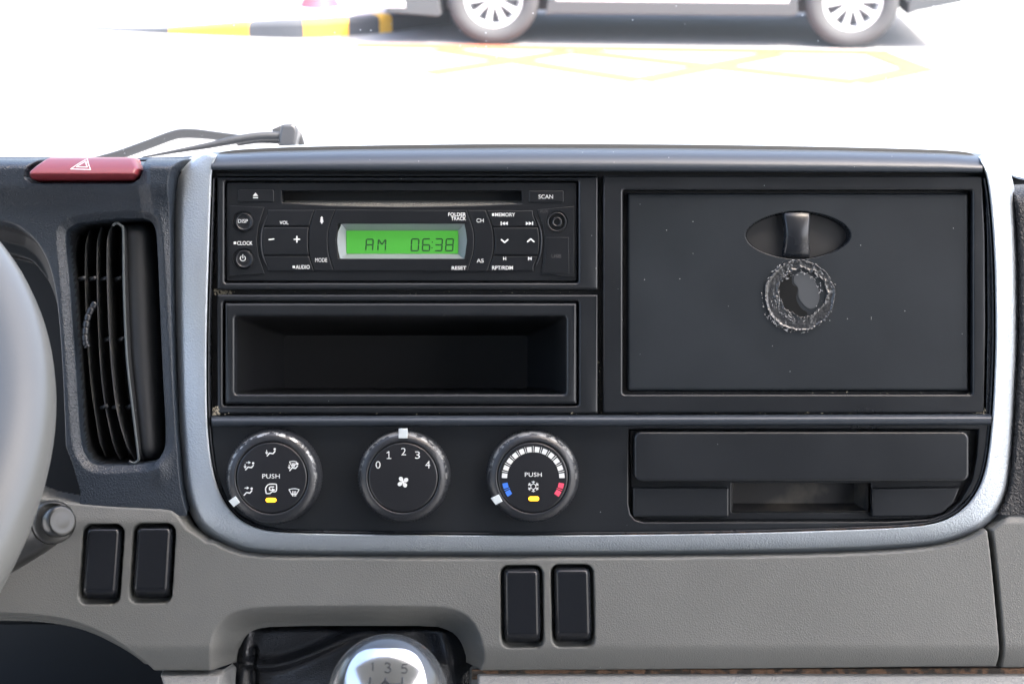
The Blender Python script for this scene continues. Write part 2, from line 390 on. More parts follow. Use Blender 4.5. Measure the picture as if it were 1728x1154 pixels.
def text(s, x0, y0, x1, y1, wv, m, parent, bold=.02, name='printed_lettering', thick=.1, space=1.0):
    cu = bpy.data.curves.new('t', 'FONT'); cu.body = s; cu.size = 1; cu.offset = bold; cu.extrude = .02; cu.space_character = space; cu.resolution_u = 4
    ob = bpy.data.objects.new('t', cu); COL.objects.link(ob)
    dg = bpy.context.evaluated_depsgraph_get(); me = bpy.data.meshes.new_from_object(ob.evaluated_get(dg))
    bpy.data.objects.remove(ob); bpy.data.curves.remove(cu)
    n = len(me.vertices); co = np.zeros(n*3); me.vertices.foreach_get('co', co); co = co.reshape(-1, 3)
    mn, mx = co.min(0), co.max(0)
    a = V3(x0, y1, wv, wref=wv); b = V3(x1, y0, wv, wref=wv)
    co[:, 0] = a[0]+(co[:, 0]-mn[0])/(mx[0]-mn[0])*(b[0]-a[0]); co[:, 1] = a[1]+(co[:, 1]-mn[1])/(mx[1]-mn[1])*(b[1]-a[1])
    co[:, 2] = wv/1000+(co[:, 2]-mn[2])/(mx[2]-mn[2])*thick/1000 - .00002
    me.vertices.foreach_set('co', co.ravel()); me.update()
    return link(name, me, m, parent, False)
def box(name, x0, y0, x1, y1, w0, w1, m, parent, bev=.4, r=1.0, label=None):
    return plate(name, [rr(x0, y0, x1, y1, r, 3)], w0, w1, m, parent, bev, label=label)

# ------------------------------------------------------------------ outside: road, markings, kerb, pavement
def ground(px, py, z=0.0):
    d = ROT @ Vector(((px-864)/FPX, (577-py)/FPX, -1)); c = Vector((0, 0, CAMZ))
    t = (z-CAMZ)/d.z; return c+d*t
def flat(name, pts, z, m, kind='structure', th=0.0, bev=0):
    bm = bmesh.new(); top = [bm.verts.new((p[0], p[1], z)) for p in pts]; bm.faces.new(top)
    if th:
        bot = [bm.verts.new((p[0], p[1], z-th)) for p in pts]; n = len(pts)
        for i in range(n): bm.faces.new((top[i], bot[i], bot[(i+1) % n], top[(i+1) % n]))
    bmesh.ops.recalc_face_normals(bm, faces=bm.faces)
    me = bpy.data.meshes.new(name); bm.to_mesh(me); bm.free()
    if not th and me.polygons[0].normal.z < 0: me.flip_normals()
    me.materials.append(m); o = bpy.data.objects.new(name, me); COL.objects.link(o); setp(o, kind=kind); return o
me = gridmesh([[(x, y, 0) for x in range(-240, 241, 8)] for y in range(-40, 401, 8)]); me.materials.append(M['road'])
if me.polygons[0].normal.z < 0: me.flip_normals()
o = bpy.data.objects.new('road', me); COL.objects.link(o); setp(o, kind='structure')
def stripe(lines, width, z):
    bm = bmesh.new()
    for i, (a, b) in enumerate(lines):
        a = ground(*a); b = ground(*b); d = (b-a).normalized(); s = Vector((-d.y, d.x, 0))*width/2; zz = z+i*.0007
        f = bm.faces.new([bm.verts.new((q.x, q.y, zz)) for q in (a-s, b-s, b+s, a+s)])
        if f.normal.z < 0: f.normal_flip()
    bm.normal_update()
    for f in bm.faces:
        if f.normal.z < 0: f.normal_flip()
    me = bpy.data.meshes.new('road_marking'); bm.to_mesh(me); bm.free(); me.materials.append(M['yellow'])
    o = bpy.data.objects.new('road_marking', me); COL.objects.link(o); setp(o, kind='structure')
stripe([((600, 77), (1500, 90)), ((722, 125), (960, 88)), ((740, 84), (1081, 137)), ((1081, 137), (1310, 92)), ((967, 88), (1446, 140)),
        ((1446, 140), (1560, 116)), ((1470, 88), (1560, 122))], .21, .004)
# pavement island with raised top and painted kerb
kb = [(150, 50.5), (190, 53), (285, 57.5), (420, 63), (512, 65), (588, 61), (655, 55), (690, 50), (760, 42)]
kbs = [(p[0], p[1]) for p in cr(kb, 8, False)]
gk = [ground(*p) for p in kbs]
def kh(px): return .13*float(ss(np.array(px), 170, 520))+.012
segs = [(150, 285, 'kblack', 'grey'), (285, 420, 'kyellow', ''), (420, 513, 'kblack', ''), (513, 589, 'kyellow', ''), (589, 640, 'kblack', ''), (640, 662, 'kyellow', ''), (662, 760, 'kblack', '')]
for n_, (a, b, mm, _) in enumerate(segs):
    ids = [i for i, p in enumerate(kbs) if a-1 <= p[0] <= b+1]
    xs_ = sorted(set([a, b]+[kbs[i][0] for i in ids]))
    rows = []
    kx = [p[0] for p in kbs]; ky = [p[1] for p in kbs]
    for x in xs_:
        y = float(np.interp(x, kx, ky)); g = ground(x, y); g2 = ground(x+2, float(np.interp(x+2, kx, ky)))
        d = (g2-g); d.z = 0; d.normalize(); nrm = Vector((-d.y, d.x, 0))
        h = kh(x)
        prof = [(0, -.05), (0.0, h*.75), (.012, h*.93), (.03, h), (.14, h), (.14, -.05)]
        rows.append([tuple(g+nrm*u+Vector((0, 0, v))) for u, v in prof])
    me = fixn(gridmesh(rows)); me.materials.append(M[mm])
    o = bpy.data.objects.new('kerb', me); COL.objects.link(o); setp(o, kind='structure')
top = []
for x in np.linspace(150, 760, 60):
    y = float(np.interp(x, kx, ky)); g = ground(x, y); g2 = ground(x+2, float(np.interp(x+2, kx, ky))); d = g2-g; d.z = 0; d.normalize()
    g = g+Vector((-d.y, d.x, 0))*.142; top.append((g.x, g.y, kh(x)-.004))
rows = [top, [(p[0]*1.15, p[1]+6, .12) for p in top], [(p[0]*2, p[1]+40, .12) for p in top]]
me = fixn(gridmesh(rows)); me.materials.append(M['pave']); o = bpy.data.objects.new('pavement', me); COL.objects.link(o); setp(o, kind='structure')
# soft ground shadow on the far left, painted as a darker patch
flat('ground_shadow', [ground(-160, 34), ground(-20, 26), ground(45, 24), ground(85, 27), ground(60, 38), ground(20, 46), ground(-60, 56), ground(-200, 66)], .004, mat('ground_shadow_tone', (.16, .155, .14), .9, var=.2))

# ------------------------------------------------------------------ parked car outside
A = ground(832, 77); B = ground(1435, 83.5); ang = math.atan2(B.y-A.y, B.x-A.x); WB = (B-A).length
car = wthing('parked_car', A, ang, 'silver white car with dark grey lower cladding parked side-on beyond the windscreen', 'car')
R = .365
def arcpts(cx, r, z0=.26, n=14):
    a0 = math.asin((z0-R)/r)
    return [(cx-r*math.cos(a), R+r*math.sin(a)) for a in np.linspace(a0, math.pi-a0, n)]
def carplate(name, outline, y0, y1, m, parent, bev=.03):
    cu = bpy.data.curves.new('tmp', 'CURVE'); cu.dimensions = '2D'; cu.fill_mode = 'BOTH'
    sp = cu.splines.new('POLY'); sp.points.add(len(outline)-1)
    for i, (x, z) in enumerate(outline): sp.points[i].co = (x, z, 0, 1)
    sp.use_cyclic_u = True; cu.extrude = (y1-y0)/2-bev; cu.bevel_depth = bev; cu.bevel_resolution = 3; cu.offset = -bev
    ob = bpy.data.objects.new('tmp', cu); COL.objects.link(ob); dg = bpy.context.evaluated_depsgraph_get()
    me = bpy.data.meshes.new_from_object(ob.evaluated_get(dg)); bpy.data.objects.remove(ob); bpy.data.curves.remove(cu)
    me.transform(Matrix.Translation((0, (y0+y1)/2, 0)) @ Matrix.Rotation(math.pi/2, 4, 'X'))
    o = link(name, me, m, parent, True, 40, True); return o
ra = .43
body = [(-.86, .36)] + [(-.45, .36)] + [p for p in arcpts(0, ra, .36)] + [(ra+.02, .345), (WB-ra-.02, .345)] + [p for p in arcpts(WB, ra, .36)] + \
       [(WB+.5, .40), (WB+.88, .46), (WB+.93, .8), (WB+.90, 1.0), (WB+.7, 1.15), (WB+.45, 1.62), (WB-.1, 1.70), (1.0, 1.70), (.62, 1.60), (.05, 1.12), (-.62, .98), (-.88, .80), (-.93, .55)]
carplate('body', body, .03, 1.87, M['carbody'], car)
cl = [(-.86, .25), (-.44, .22)] + arcpts(0, ra+.004, .24) + [(ra+.03, .25), (WB-ra-.03, .25)] + arcpts(WB, ra+.004, .27)[0:14] + [(WB+.5, .30), (WB+.84, .375), (WB+.86, .47)]
cl2 = cl + [(WB+.5, .43)] + [(WB+(ra+.07)*math.cos(a), R+(ra+.07)*math.sin(a)) for a in np.linspace(.1, math.pi-.0, 14)] + [(WB-ra-.07, .352), (ra+.07, .352)] + \
      [((ra+.07)*math.cos(a), R+(ra+.07)*math.sin(a)) for a in np.linspace(0, math.pi-.1, 14)] + [(-.86, .40)]
carplate('cladding', cl2, .015, 1.885, M['clad'], car, .01)
carplate('bumper_lip', [(-.95, .285), (-.70, .285), (-.70, .34), (-.95, .34)], .01, 1.89, M['carbody'], car, .01)
carplate('sill_trim', [(.5, .352), (WB-.5, .352), (WB-.5, .385), (.5, .385)], .012, 1.888, mat('bright_sill_trim', (.75, .77, .8), .3), car, .008)
carplate('underbody', [(-.6, .23), (-.38, .23), (WB+.3, .23), (WB+.3, .5), (-.6, .5)], .35, 1.55, M['clad'], car, .02)
def wheel(x, y, side):
    rows = []
    prof = [(.225, .0), (.245, -.02), (.30, -.035), (.345, -.025), (.363, .005), (.365, .05), (.365, .17), (.355, .2), (.3, .215), (.24, .2)]
    for r, yy in prof: rows.append([(x+r*math.cos(a), y+side*yy, R+r*math.sin(a)) for a in np.linspace(0, 2*math.pi, 64, endpoint=False)])
    wh = link('wheel', fixn(gridmesh(rows, False, True)), M['tyre'], car); return wh
def rim(wh, x, y, side):
    bm = bmesh.new(); meshes = []
    rows = []
    for r, yy in [(.228, .0), (.232, -.012), (.222, -.012), (.205, .015), (.195, .10), (.19, .18)]:
        rows.append([(x+r*math.cos(a), y+side*yy, R+r*math.sin(a)) for a in np.linspace(0, 2*math.pi, 64, endpoint=False)])
    meshes.append(fixn(gridmesh(rows, False, True)))
    for k in range(10):
        a = 2*math.pi*k/10+.1; d = Vector((math.cos(a), 0, math.sin(a))); s = Vector((-math.sin(a), 0, math.cos(a))); c = Vector((x, y, R)); rows = []
        for r, hw, yy in [(.03, .018, .012), (.08, .016, .010), (.15, .020, .004), (.212, .030, .0)]:
            b = c+d*r; rows.append([tuple(b+s*hw+Vector((0, side*(yy+.03), 0))), tuple(b+s*hw*.9+Vector((0, side*yy, 0))), tuple(b-s*hw*.9+Vector((0, side*yy, 0))), tuple(b-s*hw+Vector((0, side*(yy+.03), 0)))])
        meshes.append(fixn(gridmesh(rows, False, True)))
    rows = [[(x+r*math.cos(a), y+side*yy, R+r*math.sin(a)) for a in np.linspace(0, 2*math.pi, 32, endpoint=False)] for r, yy in [(0, .0), (.03, .0), (.045, .006), (.05, .03)]]
    meshes.append(fixn(gridmesh(rows, False, True)))
    link('rim', join(meshes), M['rim'], wh, True, 40)
    rows = [[(x+r*math.cos(a), y+side*.12, R+r*math.sin(a)) for a in np.linspace(0, 2*math.pi, 32, endpoint=False)] for r in (0.001, .19)]
    link('brake_disc', fixn(gridmesh(rows, False, True)), mat('brake_grey', (.16, .16, .17), .6), wh)
for x in (0, WB):
    for (y, s) in ((.05, 1), (1.85, -1)):
        wh = wheel(x, y, s)
        if s == 1: rim(wh, x, y, s)
for (x0, x1) in ((.65, 1.5), (1.56, 2.45)):
    carplate('side_window', [(x0, 1.14), (x1, 1.14), (x1-.05, 1.55), (x0+(.32 if x0 < 1 else .02), 1.55)], .022, 1.878, M['carglass'], car, .008)
# ------------------------------------------------------------------ traffic cone on the island
cg = ground(540, 17, .13)
cone = wthing('traffic_cone', (cg.x, cg.y, .125), 0, 'red traffic cone over a grey shadow slab standing on the pale pavement beyond the kerb', 'traffic cone')
bm = bmesh.new(); bmesh.ops.create_cube(bm, size=1, matrix=Matrix.Translation((0, 0, .02)) @ Matrix.Diagonal((.46, .40, .04, 1)))
bmesh.ops.bevel(bm, geom=[e for e in bm.edges if abs(e.verts[0].co.z-e.verts[1].co.z) > .01], offset=.06, segments=4, affect='EDGES')
me = bpy.data.meshes.new('b'); bm.to_mesh(me); bm.free(); link('base', me, M['conegrey'], cone, False)  # flat slab drawn in place of the shadow beneath the cone
rows = [[(r*math.cos(a), r*math.sin(a), z) for a in np.linspace(0, 2*math.pi, 32, endpoint=False)] for r, z in [(.17, .04), (.165, .06), (.14, .10), (.05, .62), (.035, .66), (.0, .66)]]
link('cone_body', fixn(gridmesh(rows, False, True)), M['conered'], cone)

# ------------------------------------------------------------------ cab shell (unseen roof, rear wall and floor, added to shade the dashboard; windscreen in front)
def shell(name, x0, x1, y0, y1, z0, z1, m):
    bm = bmesh.new(); bmesh.ops.create_cube(bm, size=1, matrix=Matrix.Translation(((x0+x1)/2, (y0+y1)/2, (z0+z1)/2)) @ Matrix.Diagonal((x1-x0, y1-y0, z1-z0, 1)))
    me = bpy.data.meshes.new(name); bm.to_mesh(me); bm.free(); me.materials.append(m)
    o = bpy.data.objects.new(name, me); COL.objects.link(o); setp(o, kind='structure'); return o
shell('unseen_cab_roof', -1.05, 1.05, -.75, .672, 2.66, 2.70, M['liner'])
shell('unseen_cab_rear_wall', -1.05, 1.05, -.80, -.75, 1.0, 2.70, M['seat'])
shell('unseen_cab_floor', -1.05, 1.05, -.75, 1.20, 1.0, 1.04, M['cabdark'])
# windscreen pane
bm = bmesh.new(); vs = []
rows = []
for j in range(9):
    v = j/8; row = []
    for i in range(25):
        u = -1+2*i/24; row.append((u*1.04, 1.36-.08*u*u-.64*v, 1.86+.82*v))
    rows.append(row)
me = fixn(gridmesh(rows)); ws = bpy.data.objects.new('windscreen', me); COL.objects.link(ws); me.materials.append(M['glass'])
for p in me.polygons: p.use_smooth = True
setp(ws, 'clear dusty windscreen pane above the dashboard with fine specks', 'windscreen')

# ------------------------------------------------------------------ dashboard
dash = thing('dashboard', 864, 1154, -20, 'black and grey truck dashboard with silver framed centre console', 'dashboard')
# console bezel
ST = [((293, 330), (356, 330)), ((293, 450), (352, 450)), ((295, 560), (349, 560)), ((299, 680), (349, 680)), ((304, 760), (353, 750)), ((310, 825), (362, 803)),
      ((322, 868), (377, 843)), ((345, 900), (399, 871)), ((385, 924), (430, 889)), ((430, 935), (470, 897)), ((520, 938), (540, 900)), ((700, 939), (700, 902)),
      ((864, 939), (864, 903)), ((1050, 938), (1050, 902)), ((1250, 936), (1250, 899)), ((1420, 932), (1420, 894)), ((1540, 925), (1530, 889)), ((1600, 916), (1580, 882)),
      ((1650, 897), (1617, 865)), ((1685, 866), (1645, 835)), ((1703, 828), (1662, 795)), ((1711, 770), (1671, 740)), ((1718, 660), (1677, 660)), ((1722, 560), (1680, 560)),
      ((1721, 440), (1678, 440)), ((1716, 350), (1672, 350)), ((1706, 296), (1665, 300)), ((1688, 270), (1656, 276)), ((1660, 258), (1645, 262)), ((1600, 251), (1600, 254)),
      ((1400, 245), (1400, 248)), ((1150, 241), (1150, 244)), ((864, 240), (864, 243)), ((600, 243), (600, 246)), ((450, 247), (450, 250)), ((375, 252), (378, 256)),
      ((330, 262), (364, 268)), ((302, 285), (358, 292))]
outer = cr([s[0] for s in ST], 8); inner = cr([s[1] for s in ST], 8)
OUT = outer[::3]
HZ = [(47, 300), (50, 286), (66, 268), (74, 250), (243, 250), (244, 290), (238, 302), (226, 309), (58, 309)]
VENT = cr([(109, 400), (118, 384), (135, 377), (190, 371), (240, 370), (260, 384), (265, 430), (269, 520), (274, 640), (278, 735), (272, 766), (255, 779), (205, 784), (160, 783), (143, 768), (134, 735), (126, 620), (116, 480)], 5)
HOOD = cr([(-420, 340), (-150, 345), (0, 376), (35, 389), (62, 414), (82, 455), (94, 520), (102, 620), (108, 760), (112, 850), (112, 900), (-420, 900)], 5)
HOOD2 = cr([(-420, 400), (-150, 400), (0, 428), (38, 452), (66, 500), (84, 580), (94, 700), (98, 900), (-420, 900)], 5)
def padW(X, Y):
    Wv = 5*np.exp(-((Y-312)/26)**2)
    Wv = np.where(Y < 312, 5, Wv)
    t = np.clip((290-Y)/31, 0, 1); Wv = Wv-42*(1-np.sqrt(np.maximum(0, 1-t**2.4)))
    Wv += 3.5*np.exp(-((X-268)/16)**2)*ss(Y, 300, 420)*(1-ss(Y, 780, 835))              # ridge beside the console
    Wv += 5*ss(X, 235, 262)*(1-ss(Y, 300, 420))*ss(Y, 262, 290)
    Wv -= 18*(1-ss(sdp(X, Y, OUT), 1.0, 5.5))
    v = sdp(X, Y, VENT); Wv -= 3.0*(1-ss(v, 0, 16)); Wv = np.where(v < 1.5, Wv-52*ss(-v, -1.5, 8), Wv)
    h = sdp(X, Y, HOOD); h2 = sdp(X, Y, HOOD2)
    Wv -= 22*ss(-h, -5, 12); Wv -= 10*np.clip(-h/30, 0, 1); Wv -= 60*ss(-h2, -2, 8)
    z = sdp(X, Y, HZ); Wv -= 14*ss(-z, -1.6, 2.2)
    return Wv
ys = np.concatenate([np.arange(259, 272, .6), np.arange(272, 872, 2)])
def inner_mat(o, m, test):
    me = o.data; me.materials.append(m); org = ORG[rootof(o).name]
    n = len(me.polygons); c = np.zeros(n*3); me.polygons.foreach_get('center', c); c = c.reshape(-1, 3)+np.array(org)
    X = c[:, 0]/S+864; Y = 577-c[:, 1]/S; me.polygons.foreach_set('material_index', test(X, Y).astype(np.int32))
po = link('dash_pad', hf(np.concatenate([np.arange(-320, 100, 2), np.arange(100, 316, 1)]), ys, padW), M['pad'], dash)
inner_mat(po, M['deep'], lambda X, Y: (sdp(X, Y, HOOD) < -4) | (sdp(X, Y, VENT) < -1))
# pad right of the console
def rpadW(X, Y):
    t = np.clip((350-Y)/52, 0, 1); Wv = -3-55*(1-np.sqrt(np.maximum(0, 1-t**2.2)))
    Wv += 5*ss(X, 1722, 1770); return Wv-22*(1-ss(sdp(X, Y, OUT), 1, 5.5))
link('dash_pad', hf(np.arange(1690, 1960, 2.5), np.concatenate([np.arange(298, 312, .8), np.arange(312, 872, 2.5)]), rpadW), M['sidepad'], dash)
# dash top running forward to the windscreen
xs_ = np.linspace(-420, 2150, 120)
sil = lambda x: np.interp(x, [-420, 0, 230, 300, 335, 370, 450, 600, 864, 1150, 1400, 1600, 1660, 1700, 1730, 2150], [263, 263, 264, 263, 260, 254, 248.6, 244.6, 241.4, 242.6, 246.6, 252.6, 259, 290, 300, 306])
rows = [[(V3(x, sil(x)+dy, -36, True)[0], V3(x, sil(x)+dy, -36, True)[1], wv/1000) for x in xs_] for dy, wv in ((6, -36), (1.5, -38), (1, -60), (2, -160), (3, -300), (6, -425), (60, -440))]
link('dash_top', gridmesh(rows), M['pad'], dash).data.flip_normals()
# added dark sheet behind every opening: keeps gaps dark, stops light leaking through
def corebox(name, x0, y0, x1, y1, w0, w1, m, par): return plate(name, [rr(x0, y0, x1, y1, 4, 2)], w0, w1, m, par, 1, wref=0)
corebox('dash_blackout', -420, 280, 2150, 1300, -240, -190, M['deep'], dash)
def bezel_rows():
    rows = []
    for i, (o_, n_) in enumerate(zip(outer, inner)):
        wd = math.hypot(o_[0]-n_[0], o_[1]-n_[1]); narrow = 1-float(ss(np.array(wd), 5, 30))
        top = float(ss(np.array(300-o_[1]), 0, 40))
        rt = float(ss(np.array(o_[0]), 1600, 1700))*float(ss(np.array(900-o_[1]), 0, 120))*2.5
        bt_ = float(ss(np.array(o_[1]), 880, 930))*3.2; rt = max(rt, bt_)
        prof = [(-.004, -26), (0.0, -13-rt), (.02, -10.5-rt), (.06, -8.6-rt), (.2, -3.6-rt*.8), (.235, -2.7-rt*.76), (.27, -2.2-rt*.72), (.32, -1.8-rt*.68), (.6, -.6-rt*.36), (.9, .6-rt*.06), (.95, .6), (.98, .3), (1.0, -.8), (1.0, -9)]
        row = []
        for t, wv in prof:
            wv = wv*(1-narrow)+narrow*(-36+10*t) if narrow > 0 else wv
            if top > 0 and t < .3: wv -= top*14*(1-t/.3)*(1-narrow)
            row.append(V3(o_[0]+(n_[0]-o_[0])*t, o_[1]+(n_[1]-o_[1])*t, wv, True))
        rows.append(row)
    return rows
link('console_bezel', fixn(gridmesh(bezel_rows(), True, False)), M['silver'], dash, True, 60)
# thin bright lip inside the bezel
rows = []
c0 = (1010, 570)
for i in range(len(inner)):
    a = np.array(inner[i-1]); b = np.array(inner[(i+1) % len(inner)]); t = (b-a)/np.linalg.norm(b-a); nrm = np.array((t[1], -t[0]))
    if np.dot(nrm, np.array(c0)-inner[i]) < 0: nrm = -nrm
    rows.append([V3(inner[i][0]+nrm[0]*q, inner[i][1]+nrm[1]*q, wv-float(ss(np.array(300-inner[i][1]), 0, 14))*40) for q, wv in ((1.2, -8), (1.2, -2.2), (2.0, -1.3), (3.2, -1.5), (4.0, -2.4), (4.0, -9))])
link('fascia_lip', fixn(gridmesh(rows, True, False)), M['fascia_gloss'], dash)

# fascia backing plate with openings
inn = [(x, y) for x, y in inner]
plate('fascia_back', [inn, rr(386, 311, 969, 469, 3), rr(388, 520, 965, 672, 3), rr(1236, 812, 1468, 866, 2)], -20, -11, M['deep'], dash, .3)
# rounded rolls across the fascia
def roll(name, xa, xb, prof, yfn, m, n=60):
    rows = []
    for x in np.linspace(xa, xb, n): rows.append([V3(x, yfn(x, y), wv, True) for y, wv in prof])
    return link(name, fixn(gridmesh(rows)), m, dash)
def topy(x, y):
    t = (290-y)/38; tl = np.interp(x, [350, 450, 600, 864, 1150, 1400, 1600, 1660], [257, 251, 247, 244, 245, 248.5, 254, 260]); b = np.interp(x, [350, 1660], [288, 292])
    return b+(tl-b)*t
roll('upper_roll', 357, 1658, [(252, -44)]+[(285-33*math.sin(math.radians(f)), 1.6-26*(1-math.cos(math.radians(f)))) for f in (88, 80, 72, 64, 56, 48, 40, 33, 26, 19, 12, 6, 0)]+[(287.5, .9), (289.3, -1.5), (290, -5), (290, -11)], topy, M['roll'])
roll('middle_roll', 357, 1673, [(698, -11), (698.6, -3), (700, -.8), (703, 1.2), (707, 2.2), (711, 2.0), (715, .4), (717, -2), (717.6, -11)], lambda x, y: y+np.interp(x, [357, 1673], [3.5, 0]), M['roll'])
plate('console_trim_strip', [[(365, 292), (1006, 293), (1006, 298), (366, 298)]], -11, -6, M['fascia'], dash, .4)
plate('stereo_surround', [rr(366, 299, 1009, 489, 2), rr(378.5, 305, 976, 477.5, 4)], -12, -2.5, M['fascia'], dash, 1.25, seg=3)
plate('pocket_surround', [rr(366, 497, 1009, 698, 2), rr(376, 508, 976.5, 684.5, 4)], -12, -2.5, M['fascia'], dash, 1.25, seg=3)
plate('compartment_surround', [[(1018, 297), (1658, 297), (1663, 400), (1664, 550), (1661, 697), (1018, 697)], rr(1051, 320.5, 1641.5, 665.5, 4)], -12, -2.5, M['fascia'], dash, 1.25, seg=3)
plate('side_strip', [[(1662.5, 300), (1669, 350), (1674, 450), (1675.5, 560), (1673, 650), (1671, 697), (1664, 697), (1667, 550), (1666, 400)]], -12, -3.2, M['fascia_gloss'], dash, .6)
# lower (climate) panel with the rebate for the tray
lowp = [(357, 711), (1671, 710)]+[(1667, 760), (1659, 794), (1641, 832), (1613, 861), (1578, 878), (1530, 885), (1420, 890), (1250, 895), (1050, 898), (864, 899), (700, 898), (540, 896), (472, 893), (434, 885), (403, 867), (381, 840), (366, 801), (359, 750)]
reb = [(1061, 724), (1652, 724), (1649, 770), (1641, 810), (1622, 845), (1600, 866), (1570, 876), (1500, 880), (1086, 881), (1072, 877), (1064, 868), (1060.5, 850)]
plate('climate_fascia', [lowp, reb], -12, -2.5, M['fascia'], dash, .8)

# storage tray under the middle roll
plate('tray_floor', [[(1062, 725), (1651, 725), (1640, 812), (1600, 864), (1560, 876), (1088, 877), (1066, 866)], rr(1234, 815, 1470, 864, 2)], -13, -9, M['fascia'], dash, .5)
tray = thing('pull_out_tray', 1350, 870, -6, 'flat black pull-out tray front below the lidded compartment on the right', 'tray')
plate('flap', [rr(1070, 728, 1636, 812, 13)], -9, .8, M['fascia'], tray, 1.6, seg=3)
plate('tab', [rr(1068, 823, 1230, 872, 3)], -9, -3.5, M['fascia'], tray, 1.0, seg=3)
plate('tab', [[(1472, 824), (1620, 822), (1610, 848), (1590, 866), (1565, 871), (1472, 872)]], -9, -3.5, M['fascia'], tray, 1.0, seg=3)
rows = []
lo = rr(1233, 814, 1471, 865, 3, 4); 
for k, (wv, sh) in enumerate(((-9, 0), (-16, 1), (-24, 9))):
    q = rr(1233+sh*1.6, 814+sh*.2, 1471-sh*1.6, 865-sh*1.0, 3, 4); rows.append([V3(x, y, wv) for x, y in q])
rows.append([V3(1350, 838, -24)]*len(lo))
link('finger_well', fixn(gridmesh(rows, False, True)), mat('dusty_black_plastic', (.018, .018, .019), .6, grime=((.10, .088, .07), 60, .52, .8)), tray, True, 30)

bmc = bmesh.new(); random.seed(11)
for (x0, y0, x1, y1, n_, w_) in ((362, 488, 392, 497, 60, -7), (358, 686, 372, 700, 45, -2.6), (368, 492, 1006, 496, 14, -9), (1008, 600, 1018, 697, 10, -8), (1646, 686, 1664, 700, 25, -3), (366, 696, 1660, 699, 36, -1.2), (1051, 661, 1640, 665, 12, -5)):
    for k in range(n_):
        x = random.uniform(x0, x1); y = random.uniform(y0, y1); r_c = random.uniform(.35, 1.1)*S*(1.25 if n_ < 61 and x1-x0 < 60 else .8)
        bmesh.ops.create_icosphere(bmc, subdivisions=1, radius=1, matrix=Matrix.Translation(V3(x, y, w_, True)) @ Matrix.Rotation(random.uniform(0, 3), 4, 'Z') @ Matrix.Diagonal((r_c*random.uniform(.8, 2.6), r_c, r_c*.5, 1)))
me = bpy.data.meshes.new('crumbs'); bmc.to_mesh(me); bmc.free()
link('corner_dust', me, mat('tan_dust', (.24, .22, .17), .9), dash, False)['kind'] = 'stuff'
# ------------------------------------------------------------------ grey lower panel
LOW = [(58, 830), (80, 839), (120, 846), (160, 850), (200, 853), (270, 856), (290, 859), (303, 868), (318, 890), (350, 912), (430, 920), (864, 924), (1540, 912), (1640, 896), (1668, 893),
       (1673, 930), (1680, 1000), (1688, 1085), (1690, 1112), (1688, 1129), (1400, 1133), (1100, 1136), (800, 1138), (380, 1138), (-420, 1138), (-420, 830)]
GEAR = cr([(386, 1300), (384, 1140), (390, 1108), (408, 1083), (440, 1072), (520, 1070), (700, 1070), (742, 1073), (768, 1088), (780, 1115), (782, 1150), (782, 1300)], 5)
FLARE = cr([(352, 1300), (350, 1150), (352, 1100), (362, 1058), (392, 1032), (440, 1022), (520, 1020), (700, 1020), (760, 1024), (795, 1042), (814, 1075), (820, 1115), (812, 1150), (812, 1300)], 5)
COLR = cr([(-420, 1034), (-150, 1034), (0, 1036), (70, 1040), (130, 1052), (185, 1076), (228, 1108), (262, 1150), (285, 1210), (300, 1310), (-420, 1310)], 5)
SW = []
def quad_round(c, hw, hh, lean, r):
    pts = rr(-hw, -hh, hw, hh, r, 6); return [(c[0]+x-lean*y/hh, c[1]+y) for x, y in pts]
BL = [((172, 951), 30.5, 64, 4.5), ((258, 949.5), 31.5, 63.5, 4), ((881, 1023), 31.5, 65.5, -1), ((966.5, 1021.5), 31.5, 65.5, -1.5)]
for c, hw, hh, ln in BL: SW.append(quad_round(c, hw+2.8, hh+2.8, ln, 13))
def lowW(X, Y):
    Wv = np.zeros_like(X)+1.0
    Wv += 2.0*np.exp(-((Y-880)/20)**2)*(1-ss(X, 290, 330))
    Wv -= 9*ss(Y, 1085, 1150)
    # flare round the gear lever opening
    a = sdp(X, Y, FLARE); b = sdp(X, Y, GEAR)
    t = np.clip(-a/np.maximum(-a+np.maximum(b, 0), 1e-3), 0, 1); t = np.where(a > 0, 0, np.where(b < 0, 1, t))
    Wv -= 24*(t*t*(3-2*t)*.55+t*.45)*ss(-a, -1, 6)
    Wv -= 60*ss(-b, -1.5, 2)
    # knee recess bottom left
    c = sdp(X, Y, COLR); Wv -= 14*ss(-c, -4, 8); Wv -= 4*ss(-c, 8, 18); Wv -= 130*ss(-c, 18, 60)
    for i, q in enumerate(SW):
        x0 = min(p[0] for p in q)-10; x1 = max(p[0] for p in q)+10; y0 = min(p[1] for p in q)-10; y1 = max(p[1] for p in q)+10
        s_ = (X > x0) & (X < x1) & (Y > y0) & (Y < y1)
        z = np.full(X.shape, 50.); z[s_] = sdp(X[s_], Y[s_], q); Wv -= 9*ss(-z, -2.6, 1.6)
    Wv -= 20*(1-ss(sdp(X, Y, OUT), .8, 4.5))
    e = sdp(X, Y, LOW); Wv -= 14*qdrop(e, 4) ; Wv = np.where(e > 0, Wv-10*ss(e, 0, 4), Wv)
    return Wv
lo_ = link('lower_panel', hf(np.arange(-320, 1700, 2), np.arange(826, 1150, 1.8), lowW, keep=lambda X, Y: sdp(X, Y, LOW) < 5), M['grey'], dash)
END = [(1672, 893), (1690, 880), (1706, 866), (1722, 860), (2150, 850), (2150, 1134), (1694, 1134), (1693, 1112), (1691, 1080), (1684, 1000), (1677, 930)]
